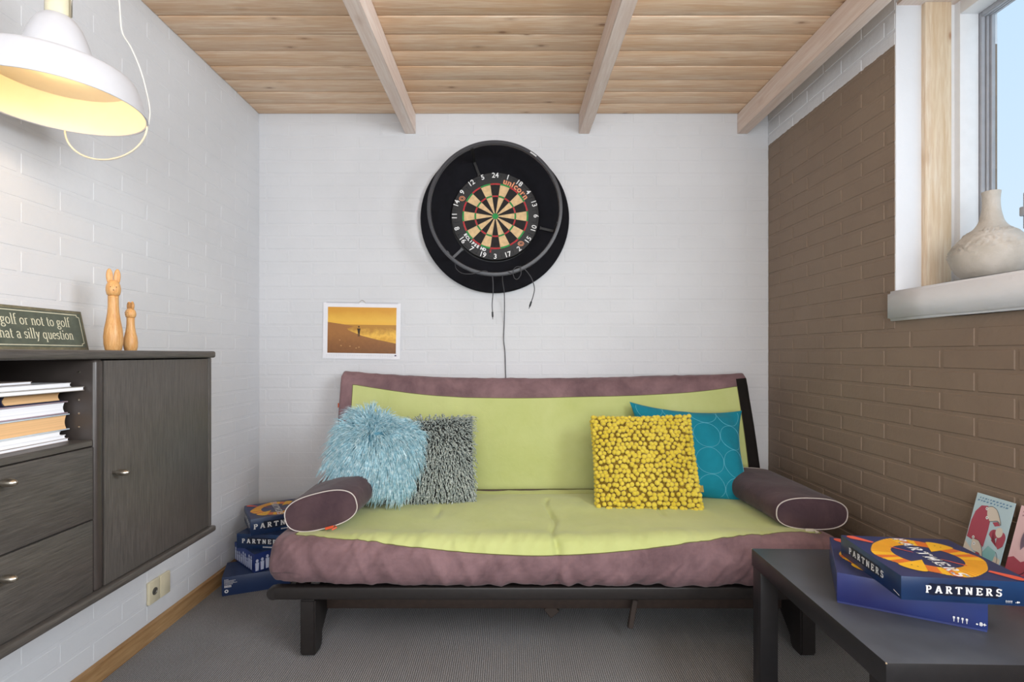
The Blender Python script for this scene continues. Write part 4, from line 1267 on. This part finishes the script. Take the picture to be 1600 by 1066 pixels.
for n_, (c_, u, v, p) in enumerate(cells):
    r = random.uniform(.0094, .0120); q = p + V((u * .005, v * .005, .0065 + random.uniform(-.003, .004)))
    sc_ = (r, r * random.uniform(.85, 1), r * random.uniform(.85, 1.05))
    if n_ < 300:
        o = bpy.data.objects.new('bobble', bs_[n_ % 3]); C.objects.link(o); o.parent = t; o.location = q; o.scale = sc_; o.rotation_euler = (random.random() * 6, random.random() * 6, random.random() * 6)
    else:
        b_ = bmesh.new(); b_.from_mesh(bs_[n_ % 3]); merge(rest, b_, M.Translation(q) @ M.Diagonal((*sc_, 1)))
# bobbles folded round the edge
for k in range(4 * 22):
    e = k // 22; s = -1 + 2 * ((k % 22) + .5) / 22
    u, v = ((s, 1), (1, s), (s, -1), (-1, s))[e]
    p = pil(u, v, YW, YH, YT, .03) + V((u * .008 if abs(u) == 1 else 0, v * .008 if abs(v) == 1 else 0, -.012)); r = .0108
    b_ = bmesh.new(); b_.from_mesh(bs_[k % 3]); merge(rest, b_, M.Translation(p) @ M.Scale(r, 4))
o = obj('edge_bobbles', rest, YEL, t, smooth=True, local=True); o['kind'] = 'stuff'
bm = B(); box(bm, YW / 2 + .004, YW / 2 + .022, -.125, -.098, -.001, .001); obj('label_tag', bm, simple('tan_tag', 'a08a3c', .7), t, local=True)


# strands -> one mesh (numpy)
def strands(roots, dirs, lens, rad, nseg, bendf, tip=.25, sides=3):
    n = len(roots); P = np.array(roots, float); D = np.array(dirs, float); D /= np.linalg.norm(D, axis=1)[:, None]
    Ls = np.array(lens)[:, None]; pts = [P.copy()]; d = D.copy()
    for k in range(nseg):
        d = bendf(d, k / nseg, pts[-1]); d /= np.linalg.norm(d, axis=1)[:, None]
        pts.append(pts[-1] + d * Ls / nseg)
    pts = np.array(pts)                                # (nseg+1, n, 3)
    rv = rng.normal(size=(n, 3)); a = np.cross(D, rv); a /= np.linalg.norm(a, axis=1)[:, None]; b = np.cross(D, a); b /= np.linalg.norm(b, axis=1)[:, None]
    V_ = np.zeros((n, nseg + 1, sides, 3)); rad = np.array(rad) * np.ones(n)
    for k in range(nseg + 1):
        rr = rad * (1 - (1 - tip) * (k / nseg) ** 1.5)
        for s in range(sides):
            an = 2 * pi * s / sides
            V_[:, k, s, :] = pts[k] + (a * cos(an) + b * sin(an)) * rr[:, None]
    V_ = V_.reshape(-1, 3); base = (np.arange(n) * (nseg + 1) * sides)[:, None]
    q = []
    for k in range(nseg):
        for s in range(sides):
            s2 = (s + 1) % sides; q.append([k * sides + s, k * sides + s2, (k + 1) * sides + s2, (k + 1) * sides + s])
    q = np.array(q); F = (base[:, :, None] + q[None]).reshape(-1, 4)
    cap = base + np.array([nseg * sides + s for s in range(sides)])[None]
    return V_, F, cap


def strand_obj(name, data, mat, parent):
    V_, F, cap = data; me = bpy.data.meshes.new(name)
    nf, nc = len(F), len(cap); sd = cap.shape[1]
    me.vertices.add(len(V_)); me.vertices.foreach_set('co', V_.astype(np.float32).ravel())
    me.loops.add(nf * 4 + nc * sd); me.loops.foreach_set('vertex_index', np.r_[F.ravel(), cap.ravel()].astype(np.int32))
    me.polygons.add(nf + nc); me.polygons.foreach_set('loop_start', np.r_[np.arange(nf) * 4, nf * 4 + np.arange(nc) * sd].astype(np.int32))
    me.update(calc_edges=True); me.validate(); me.polygons.foreach_set('use_smooth', [True] * len(me.polygons))
    me.materials.append(mat); o = bpy.data.objects.new(name, me); C.objects.link(o); o.parent = parent; o['kind'] = 'stuff'
    return o


# grey shaggy cushion (short felt strips)
mt = M.Translation((-.350, 2.230, .577)) @ M.Rotation(R(-27), 4, 'X') @ M.Rotation(pi / 2, 4, 'X') @ M.Rotation(R(3.5), 4, 'Z')
gr = thing('cushion', 'dark grey-green shaggy cushion of short felt strips, partly behind the blue one', 'cushion', mtx=mt)
GW, GH, GT = .395, .375, .11
obj('cover', pillow_mesh(GW, GH, GT, 30, .03, .004, 3), simple('charcoal_backing', '2a2d2d', .95), gr, smooth=True, local=True)


def surf(u, v, W_, H_, T_):
    p = pil(u, v, W_, H_, T_, .03); e = .02
    du = pil(min(1, u + e), v, W_, H_, T_, .03) - pil(max(-1, u - e), v, W_, H_, T_, .03); dv = pil(u, min(1, v + e), W_, H_, T_, .03) - pil(u, max(-1, v - e), W_, H_, T_, .03)
    n = du.cross(dv)
    if n.length < 1e-9: n = V((u, v, .3))
    return p, n.normalized()


roots, dirs, lens = [], [], []
NG = 44
for j in range(NG):
    for i in range(NG):
        u = -1 + 2 * (i + random.random()) / NG; v = -1 + 2 * (j + random.random()) / NG
        p, n = surf(u, v, GW, GH, GT); roots.append(p)
        out = V((u - .1, v - .35, 0)) * .8 + V((random.gauss(0, .35), random.gauss(0, .35) - .5, 0))
        ed = max(abs(u), abs(v)) ** 8
        dirs.append(n * 1.0 + out + V((u * ed, v * ed, -ed * .3))); lens.append(random.uniform(.022, .036))
G3 = np.array((0, -1, 0.0))
dat = strands(roots, dirs, lens, rng.uniform(.0022, .0032, len(roots)), 4, lambda d, k, p: d + G3 * .22 * (1 + k) + rng.normal(size=d.shape) * .16, tip=.8, sides=4)


def m_strand(name, cols, ns=120):
    m = NT(name); v = m.co('Object'); f = m.noise(v, ns, 2, .6)
    m.l(m.ramp(f, [(.3, lin(cols[0])), (.5, lin(cols[1])), (.68, lin(cols[2]))]), m.p.inputs['Base Color']); m.p.inputs['Roughness'].default_value = .8
    m.p.inputs['Specular IOR Level'].default_value = .2; return m.m


strand_obj('shag', dat, m_strand('grey_green_felt_strips', ['5a6562', 'a3aca7', 'cfd4cc'], 140), gr)

# blue long-haired cushion
mt = M.Translation((-.552, 2.140, .628)) @ M.Rotation(R(-24), 4, 'X') @ M.Rotation(R(8), 4, 'Z') @ M.Rotation(pi / 2, 4, 'X') @ M.Rotation(R(-14), 4, 'Z')
bl = thing('cushion', 'light blue long-haired fur cushion between the left bolster and the shaggy grey one', 'cushion', mtx=mt)
BW, BH2, BT = .335, .285, .13
obj('cover', pillow_mesh(BW, BH2, BT, 30, .03, .004, 5), simple('blue_hide', '5f93a6', .95), bl, smooth=True, local=True)
roots, dirs, lens, rads = [], [], [], []
cu_, cv_ = -.30, .22
NC = 34; clumps = []
for k in range(900):
    clumps.append((random.uniform(-1, 1), random.uniform(-1, 1), random.gauss(0, .25), random.gauss(0, .25)))
cl = np.array(clumps)
ts = []
for k in range(5600):
    ci = k % 900; cu, cv, gx, gy = clumps[ci]
    u = max(-1, min(1, cu + random.gauss(0, .022))); v = max(-1, min(1, cv + random.gauss(0, .022)))
    u, v = u * (1 - .14 * v * v), v * (1 - .14 * u * u); p, n = surf(u, v, BW, BH2, BT); roots.append(p)
    o_v = V((u - cu_, v - cv_, 0)); L_ = o_v.length or 1
    o_v = o_v / L_ * min(1.3, .35 + L_ * 1.3)
    dirs.append(n * .75 + o_v + V((gx, gy - .25, 0)) + V((random.gauss(0, .07), random.gauss(0, .07), random.gauss(0, .05))))
    lens.append((.052 + .040 * random.random()) * (1.0 if v < .5 else .85)); rads.append(random.uniform(.0014, .0024)); ts.append(ci)
ts = np.array(ts); ph = rng.uniform(0, 6.28, (900, 3))[ts]; fr_ = rng.uniform(7, 12, (900, 1))[ts]


def fbend(d, k, p):
    return d + np.array((0, -1, -.35)) * .13 * (1 + 1.2 * k) + np.sin(ph + fr_ * k * 1.6) * .20


dat = strands(roots, dirs, lens, rads, 8, fbend, tip=.25, sides=4)
strand_obj('fur', dat, m_strand('light_blue_wool', ['84b3c3', 'aed4df', 'dceef2'], 75), bl)

# ------------------------------------------------------------ game boxes
NAVY = lambda n, a, b: m_print(n, [(.2, a), (.75, b)], 0, 6, .35, (0, .26))
def m_boxside(name, c_mid, c_edge):
    m = NT(name); v = m.co('Object'); f = m.noise(v, 5, 2)
    m.l(m.ramp(f, [(.35, lin(c_edge)), (.62, lin(c_mid))]), m.p.inputs['Base Color']); m.p.inputs['Roughness'].default_value = .35; m.p.inputs['Specular IOR Level'].default_value = .5
    return m.m


BX1 = m_boxside('game_box_navy', '173f6e', '102145'); BX2 = m_boxside('game_box_violet_blue', '26397a', '27265a'); BX3 = simple('game_box_plain_navy', '20335a', .4)
LIDT = m_boxside('game_box_lid_indigo', '2f3966', '37385a')
LETW = simple('white_box_print', 'f0f0f0', .5); YELP = simple('yellow_print', 'f2b92c', .45); ORP = simple('orange_print_box', 'dd7430', .45); REDP = simple('coral_print', 'e0604a', .45)
HALO = simple('dark_blue_print', '0d1830', .4)


def artbox(name, label, cat, x, y, z, rot, w_, d_, h, side, top, text=True, art=True, leftface=True, icons=None, group='board game boxes', subtitle=False, sidetext='PARTNERS'):
    t = thing(name, label, cat, (x, y, z), rot, group)
    bm = B(); box(bm, .0012, w_ - .0012, .0012, d_ - .0012, 0, h - .004); obj('box_base', bm, side, t, local=True)
    bm = B(); box(bm, 0, w_, 0, d_, h * .06, h, .0014, 2); obj('lid', bm, side, t, smooth='auto', local=True)
    bm = B(); box(bm, .001, w_ - .001, .001, d_ - .001, h - .0004, h + .0002); obj('lid_print', bm, top, t, local=True)
    if text:
        hh = h * .30
        fa = lambda zz: (lambda a, b: V((a, -zz, b))); fb_ = lambda zz: (lambda a, b: V((-zz, d_ - a, b)))
        for (ff, wid, lo, hi, cc, go) in ((fa, w_, .20, .74, .47, True), (fb_, d_, .20, .72, .46, leftface)):
            if not go: continue
            bm = B()
            xs_ = np.linspace(wid * lo, wid * hi, 40); top_ = [(x, h * .52 + hh * .80 + .0006 * sin(k * .95) + (0 if 0 < k < 39 else -hh * .4)) for k, x in enumerate(xs_)]
            bot_ = [(x, h * .52 - hh * .80 + .0006 * sin(k * .95 + 1) + (0 if 0 < k < 39 else hh * .4)) for k, x in enumerate(xs_)]
            for k in range(39): flat(bm, [bot_[k], bot_[k + 1], top_[k + 1], top_[k]], ff(.0004))
            obj('lettering_backing', bm, HALO, t, local=True)
            bm = B(); lettering(bm, sidetext, hh, ff(.0007), .24, .13, .42, cx=wid * cc, y0=h * .37)
            obj('lettering', bm, LETW, t, local=True)
        if subtitle:
            bm = B()
            for k in range(14): flat(bm, [(w_ * .50 + k * .0062, h * .10), (w_ * .50 + k * .0062 + .004, h * .10), (w_ * .50 + k * .0062 + .004, h * .18), (w_ * .50 + k * .0062, h * .18)], fa(.0007))
            obj('small_print', bm, LETW, t, local=True)
        if leftface:
            bm = B(); flat(bm, [(d_ * .90, .010), (d_ * .98, .006), (d_ * .98, .0075), (d_ * .90, .0115)], fb_(.0007)); obj('small_print', bm, LETW, t, local=True)
    if icons:
        bm = B(); ix, iz, s = icons; f1 = lambda a, b: V((a, -.0008, b))
        for k in range(4):
            cx_ = ix + k * .0075 * s
            flat(bm, circ(cx_, iz + .010 * s, .0022 * s, n=10), f1); flat(bm, [(cx_ - .0028 * s, iz + .007 * s), (cx_ - .0008 * s, iz + .007 * s), (cx_ - .0006 * s, iz), (cx_ + .0006 * s, iz), (cx_ + .0008 * s, iz + .007 * s), (cx_ + .0028 * s, iz + .007 * s), (cx_, iz + .0085 * s)], f1)
        flat(bm, circ(ix + .040 * s, iz + .004 * s, .002 * s, n=8), f1)
        q = sans('8+', .011 * s, 0, .0004); merge(bm, q, M(((1, 0, 0, ix + .050 * s), (0, 0, -1, -.0008), (0, 1, 0, iz + .005 * s), (0, 0, 0, 1))))
        obj('player_symbols', bm, LETW, t, local=True)
    if art:
        cx_, cy_ = w_ / 2, d_ / 2; Z = h + .0006
        ft = lambda a, b: V((a, b, Z)); ft2 = lambda a, b: V((a, b, Z + .0003)); ft3 = lambda a, b: V((a, b, Z + .0006))
        r1, r0 = w_ * .41, w_ * .265
        bm = B(); n = 72
        for k in range(n):
            a0, a1 = 360 * k / n, 360 * (k + 1) / n
            bulge = 1 + .10 * abs(sin(R((a0 + 45) * 2))) ** 4
            flat(bm, [(cx_ + r0 * cos(R(a0)), cy_ + r0 * sin(R(a0))), (cx_ + r1 * bulge * cos(R(a0)), cy_ + r1 * bulge * sin(R(a0))), (cx_ + r1 * bulge * cos(R(a1)), cy_ + r1 * bulge * sin(R(a1))), (cx_ + r0 * cos(R(a1)), cy_ + r0 * sin(R(a1)))], ft)
        obj('yellow_ring', bm, YELP, t, local=True)
        bm = B(); k = 0
        for a in range(0, 360, 3):
            near = min((a - 45) % 180, (45 - a) % 180)          # 0 beside the hats, 90 beside the rods
            bulge = 1 + .10 * abs(sin(R((a + 45) * 2))) ** 4
            if near > 52: wdg, ra, rb = 1.7, r0 * 1.0, r1 * .99 * bulge
            elif near > 16 and (near // 9) % 2 == 0: wdg, ra, rb = 3.05, r0 * 1.0, r1 * 1.0 * bulge
            elif near > 16: continue
            else: wdg, ra, rb = 3.05, r0 * 1.0, r1 * 1.0
            if near > 52 and a % 6: continue
            flat(bm, [(cx_ + ra * cos(R(a)), cy_ + ra * sin(R(a))), (cx_ + rb * cos(R(a)), cy_ + rb * sin(R(a))), (cx_ + rb * cos(R(a + wdg)), cy_ + rb * sin(R(a + wdg))), (cx_ + ra * cos(R(a + wdg)), cy_ + ra * sin(R(a + wdg)))], ft2)
        obj('orange_stripes', bm, ORP, t, local=True)
        for a in (135, -45):
            c_, s_ = cos(R(a)), sin(R(a))
            for (ra, rb, hw_) in ((.42, .59, .046), (.10, .27, .010)):
                bm = B(); pts = []
                for k in range(13): b = R(-90 + 15 * k); pts.append((rb * w_ + hw_ * w_ * cos(b) * 1.2, hw_ * w_ * sin(b)))
                pts += [(ra * w_, hw_ * w_ * .5), (ra * w_, -hw_ * w_ * .5)]
                flat(bm, [(cx_ + p * c_ - q * s_, cy_ + p * s_ + q * c_) for p, q in pts], ft3); obj('coral_rod', bm, REDP, t, local=True)
        for a in (45, -135):
            c_, s_ = cos(R(a)), sin(R(a)); mp = lambda p, q: (cx_ + p * c_ - q * s_, cy_ + p * s_ + q * c_)
            bm = B()
            pts = [mp(w_ * .15, 0)] + [mp(w_ * .41 + w_ * .055 * cos(R(b)), w_ * .105 * sin(R(b))) for b in range(-90, 91, 15)]
            flat(bm, pts, ft3); obj('yellow_hat', bm, YELP, t, local=True)
            bm = B()
            for q in (-.022, .022): flat(bm, circ(cx_ + .36 * w_ * c_ - q * w_ * s_, cy_ + .36 * w_ * s_ + q * w_ * c_, .007 * w_, n=8), lambda a_, b_: V((a_, b_, Z + .0009)))
            obj('dots', bm, HALO, t, local=True)
        bm = B(); lettering(bm, 'PARTNERS', .027 * w_ / .25, lambda a, b: V((cx_ - .0 + b, d_ - a, Z + .0007)), .24, .13, .22, cx=d_ / 2, y0=-.012)
        obj('top_lettering', bm, LETW, t, local=True)
    return t


TZ = .450
artbox('game_box', 'violet-blue board game box lying directly on the black table', 'board game', .777, 1.213, TZ + .0003, R(-29), .27, .27, .0715, BX2, LIDT, text=False, art=True, icons=(.214, .010, .95), group=None)
artbox('game_box', 'blue board game box with yellow ring artwork and white lettering, upper one on the table', 'board game', .8256, 1.0774, TZ + .0722, R(-7.2), .252, .246, .0498, BX1, LIDT, icons=(.198, .0055, .45), group=None)
artbox('game_box', 'plain navy box on the carpet, bottom of the stack beside the sofa', 'board game', -1.228, 2.190, .0005, R(22), .27, .17, .081, BX3, BX3, text=False, art=False, group=None)
b0 = bpy.context.scene.collection.objects['game_box.002'] if 'game_box.002' in bpy.data.objects else None
bm = B()
for k, (l_, y_) in enumerate(((.018, .068), (.045, .063), (.040, .058), (.050, .053), (.034, .048), (.030, .041), (.028, .036))):
    th_ = .0018 if k < 5 else .0035
    for q in range(int(l_ / .0055)): flat(bm, [(.010 + q * .0055, y_), (.010 + q * .0055 + .0042, y_), (.010 + q * .0055 + .0042, y_ + th_), (.010 + q * .0055, y_ + th_)], lambda a, b: V((a, -.0007, b)))
for k in range(20):
    a0, a1 = 2 * pi * k / 20, 2 * pi * (k + 1) / 20
    bm.faces.new([bm.verts.new((.018 + r_ * cos(a_), -.0007, .020 + r_ * sin(a_))) for r_, a_ in ((.0035, a0), (.0075, a0), (.0075, a1), (.0035, a1))])
obj('small_print', bm, LETW, b0, local=True)
# photo-covered box
bx = artbox('game_box', 'dark blue box printed with pale figures, second from the bottom of the stack', 'board game', -1.112, 2.237, .0818, R(48), .225, .225, .081, m_boxside('figure_box_blue', '24438f', '151d4e'), BX3, text=False, art=False, group=None)
bm = B()
random.seed(11)
FIG = m_print('figure_print', [(.2, '7f8cc0'), (.6, 'cfd6ee')], 2, 60, .8, (0, .08))
for ff in (lambda a, b: V((a, -.0007, b)), lambda a, b: V((-.0007, .22 - a, b))):
    for k in range(9):
        cx_ = .012 + k * .022; hh = random.uniform(.03, .05)
        flat(bm, circ(cx_, .010 + hh, .006, .0075, n=12), ff)
        flat(bm, [(cx_ - .007, .006), (cx_ + .006, .006), (cx_ + .008, .002 + hh), (cx_ - .008, .002 + hh)], ff)
    obj('printed_figures', bm, FIG, bx, local=True)['kind'] = 'stuff'; bm = B()
bm.free()
artbox('game_box', 'navy box with white edge lettering, second from top of the stack by the sofa', 'board game', -1.229, 2.312, .1632, R(-6), .252, .246, .0645, BX1, BX3, art=False, leftface=False, subtitle=True, group=None)
artbox('game_box', 'navy lettered box with colourful lid, top of the stack beside the sofa', 'board game', -1.150, 2.279, .2282, R(33), .252, .246, .0735, BX1, LIDT, subtitle=True, group=None)
random.seed(21)

# ------------------------------------------------------------ coffee table
tb = thing('coffee_table', 'square black laminate side table with thick legs in front of the brown wall', 'table', (.720, .977, 0), R(-1.6))
tw, td = .58, .575
bm = B(); box(bm, 0, tw, 0, td, .400, .450, .0012, 2); tt = obj('tabletop', bm, [TABLEB, simple('black_laminate_sheen', '4b4e55', .3, var=.12, nscale=14, bump=.1, bscale=500)], tb, smooth='auto', local=True)
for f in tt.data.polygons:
    if f.normal.z > .9: f.material_index = 1  # lighter grey paints the window's sheen onto the top face
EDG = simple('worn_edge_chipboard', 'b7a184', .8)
for (x, y) in ((.003, .003), (tw - .053, .003), (.003, td - .053), (tw - .053, td - .053)):
    bm = B(); box(bm, x, x + .05, y, y + .05, 0, .400, .0012, 2); obj('leg', bm, TABLEB, tb, smooth='auto', local=True)
bm = B()
for (x, y, s) in ((.0, .0, .002), (.0, td, .002)):
    bmesh.ops.create_icosphere(bm, subdivisions=1, radius=s, matrix=M.Translation((x + .001, y + (.001 if y == 0 else -.001), .4485)))
obj('chipped_corners', bm, EDG, tb, local=True)


# ------------------------------------------------------------ greeting cards against the brown wall
def card(label, ya, yb, polys_fn):
    """stands on the table, leaning on the right wall; ya far end, yb near end"""
    p0 = V((1.288, ya, TZ + .001)); wv = (V((1.288, yb, TZ + .001)) - p0); W_ = wv.length; x = wv.normalized(); up = V((.050, .018, .190)).normalized()
    n = x.cross(up).normalized(); y = n.cross(x)
    if n.x > 0: n = -n
    mt = M(((x.x, y.x, n.x, p0.x), (x.y, y.y, n.y, p0.y), (x.z, y.z, n.z, p0.z), (0, 0, 0, 1)))
    t = thing('greeting_card', label, 'card', mtx=mt, group='drawn cards leaning on the brown wall')
    polys_fn(t, W_); return t


def card_base(t, W_, H_, mat):
    bm = B(); box(bm, 0, W_, 0, H_, -.0012, 0); obj('card', bm, mat, t, local=True)


def card_pic(t, nm, polys, mat, W_, H_, z):
    bm = B()
    for p in polys:
        flat(bm, p, lambda a, b: V((a * W_, b * H_, z)))
        if nm in ('red_shape', 'bird', 'eye', 'pupil'): obj(nm, bm, mat, t, local=True); bm = B()
    if len(bm.verts):
        o = obj(nm, bm, mat, t, local=True)
        if nm == 'handwriting': o['kind'] = 'stuff'
    else: bm.free()


mp_ = lambda n, a, b: m_print(n, [(.25, a), (.75, b)], 1, 25, .6, (0, .2))
LB, RED_, BEIGE, INK, TEALP, PINK, HAIR = mp_('print_pale_blue', '9fc0cf', 'bdd6df'), mp_('print_crimson', '9c3a4c', 'b04c60'), mp_('print_beige', 'cfc3b4', 'ddd2c4'), simple('print_ink', '2c2430', .5), mp_('print_teal', '6fa8ac', '8fc0c2'), mp_('print_pink', 'd9a4ab', 'e7c3c6'), simple('print_hair_purple', '4b4266', .5)


def card1(t, W_):
    H_ = .200; card_base(t, W_, H_, LB); z = .0003
    card_pic(t, 'lower_ground', [[(0, 0), (.98, 0), (.98, .22), (.6, .28), (.3, .18), (0, .30)]], BEIGE, W_, H_, z)
    card_pic(t, 'red_shape', [[(.02, .36), (.50, .30), (.52, .55), (.50, .80), (.36, .86), (.20, .84), (.08, .74), (.03, .60)],
             [(.30, .02), (.38, .30), (.48, .30), (.42, .02)], circ(.62, .14, .13, .10, n=16) ,
             circ(.70, .50, .13, .08, a0=10, a1=190, n=12) + [(.82, .36), (.66, .42)], circ(.88, .50, .10, .08, a0=-10, a1=170, n=12) + [(.78, .40), (.86, .34), (.96, .40)],
             [(.58, .66), (.70, .69), (.78, .65), (.66, .62)]], RED_, W_, H_, z + .0003)
    card_pic(t, 'bird', [[(.36, .84), (.48, .87), (.62, .84), (.74, .74), (.80, .66), (.70, .70), (.60, .68), (.50, .66), (.40, .74)],
             [(.18, .36), (.36, .36), (.48, .28), (.56, .14), (.44, .20), (.30, .20), (.20, .24)],
             circ(.80, .56, .09, .07, n=14)], BEIGE, W_, H_, z + .0006)
    card_pic(t, 'teal_wing', [[(.50, .22), (.62, .34), (.84, .30), (.82, .18), (.70, .08), (.58, .12)]], TEALP, W_, H_, z + .0004)
    card_pic(t, 'eye', [circ(x, y, .035, .024, n=12) for x, y in ((.36, .82), (.42, .70), (.20, .38), (.26, .30))], LETW, W_, H_, z + .0009)
    card_pic(t, 'pupil', [circ(x, y, .012, .009, n=8) for x, y in ((.36, .82), (.42, .70), (.20, .38), (.26, .30))], INK, W_, H_, z + .0011)
    rows = []
    random.seed(3)
    for (yy, xa, xb) in ((.945, .10, .92), (.905, .06, .86)):
        x = xa
        while x < xb:
            l_ = random.uniform(.03, .07); rows.append([(x, yy - .012), (x + .01, yy + .008), (x + l_, yy + .01), (x + l_ - .01, yy - .006)]); x += l_ + random.uniform(.015, .04)
    card_pic(t, 'handwriting', rows, simple('print_script_blue', '5f8bb0', .5), W_, H_, z + .0003)
    bm = B(); z_ = z + .0012
    for pl in ([(.36, .84), (.48, .87), (.62, .84), (.74, .74), (.80, .66), (.70, .70), (.60, .68), (.50, .66)], [(.18, .36), (.36, .36), (.48, .28), (.56, .14), (.44, .20), (.30, .20)], [(.84, .30), (.9, .25), (.92, .16), (.88, .12)]):
        tube(bm, spline([(a * W_, b * H_, z_) for a, b in pl], 4), .0005, 4)
    obj('ink_lines', bm, INK, t, local=True)


def card2(t, W_):
    H_ = .200; card_base(t, W_, H_, PINK); z = .0003
    card_pic(t, 'red_dress', [[(0, .0), (1, 0), (1, .30), (.72, .38), (.50, .38), (.30, .30), (.12, .34), (0, .30)]], RED_, W_, H_, z)
    card_pic(t, 'grey_corner', [[(0, 0), (.28, 0), (.16, .10), (0, .14)]], TEALP, W_, H_, z + .0002)
    card_pic(t, 'face', [circ(.62, .58, .30, .20, n=32)], BEIGE, W_, H_, z + .0004)
    card_pic(t, 'eye', [circ(.50, .60, .055, .036, n=14), circ(.78, .60, .055, .036, n=14)], LETW, W_, H_, z + .0007)
    card_pic(t, 'pupil', [circ(.51, .60, .022, .015, n=10), circ(.78, .60, .022, .015, n=10)], INK, W_, H_, z + .0009)
    bm = B(); z_ = z + .001
    tube(bm, [((.62 + .30 * cos(a)) * W_, (.58 + .20 * sin(a)) * H_, z_) for a in [2 * pi * k / 40 for k in range(40)]], .0006, 4, closed=True)
    tube(bm, [((.62 + .17 * cos(a)) * W_, (.52 + .08 * sin(a)) * H_, z_) for a in [R(200 + 7 * k) for k in range(21)]], .0006, 4)
    tube(bm, spline([(.50 * W_, .38 * H_, z_), (.44 * W_, .2 * H_, z_), (.2 * W_, .08 * H_, z_)], 6), .0006, 4)
    obj('ink_lines', bm, INK, t, local=True)
    bm = B()
    for k in range(26):
        a = R(95 + 4.0 * k) ; r0_ = (.62 + .28 * cos(a), .58 + .20 * sin(a)); e = (r0_[0] + .16 * cos(a + .5), r0_[1] + .10 * sin(a + .5) - .01)
        tube(bm, spline([(r0_[0] * W_, r0_[1] * H_, z_), ((r0_[0] + e[0]) / 2 * W_, ((r0_[1] + e[1]) / 2 + .02) * H_, z_), (e[0] * W_, e[1] * H_, z_)], 4), .0007, 4)
    obj('drawn_hair', bm, HAIR, t, local=True)
    rows = []
    for (yy, xa, xb) in ((.93, .08, .95), (.88, .08, .5)):
        x = xa
        while x < xb:
            l_ = random.uniform(.03, .07); rows.append([(x, yy - .012), (x + .01, yy + .008), (x + l_, yy + .01), (x + l_ - .01, yy - .006)]); x += l_ + random.uniform(.015, .04)
    card_pic(t, 'handwriting', rows, simple('print_script_pink', 'b0808c', .5), W_, H_, z + .0003)


card('pale blue card with a drawing of red-coated birds, farther from the viewer', 1.462, 1.352, card1)
card('pink card with a drawn face with purple hair, cut by the right picture edge', 1.337, 1.227, card2)

# ------------------------------------------------------------ vase on the sill
t = thing('vase', 'off-white bulbous vase with a slim neck and rough textured band on the window sill', 'vase', (1.500, 1.592, SILLZ))


def m_vase():
    m = NT('rough_white_ceramic'); v = m.co('Object'); s = m.n('ShaderNodeSeparateXYZ'); m.l(v, s.inputs[0])
    f = m.noise(v, 60, 5, .7); big = m.noise(v, 14, 3)
    m.l(m.ramp(big, [(.3, lin('b4aca0')), (.7, lin('cac3ba'))]), m.p.inputs['Base Color']); m.p.inputs['Roughness'].default_value = .6
    m.bump(f, .6, .004); return m.m


def vd(a, z):
    band = math.exp(-((z - .108 - .012 * sin(2 * a)) / .022) ** 2) + .8 * math.exp(-((z - .155) / .010) ** 2)
    return band * (.009 * abs(noise.noise(V((cos(a) * 7, sin(a) * 7, z * 160)))) + .008 * noise.noise(V((cos(a) * 16, sin(a) * 16, z * 320))))


ctrl = [(.042, .0), (.052, .004), (.078, .024), (.095, .052), (.101, .082), (.096, .108), (.082, .132), (.062, .152), (.044, .168), (.032, .186), (.0265, .206), (.0225, .230), (.0215, .258), (.0235, .282)]
pp = spline([(a, 0, b) for a, b in ctrl], 6)
bm = B(); lathe(bm, [(p.x, p.z) for p in pp], 120, disp=vd, cap=False)
lathe(bm, [(.0235, .282), (.0215, .283), (.019, .276), (.018, .20), (.001, .195)], 48, cap=False); lathe(bm, [(.042, 0), (.001, .0005)], 48, cap=False)
obj('body', bm, m_vase(), t, smooth=True, local=True)
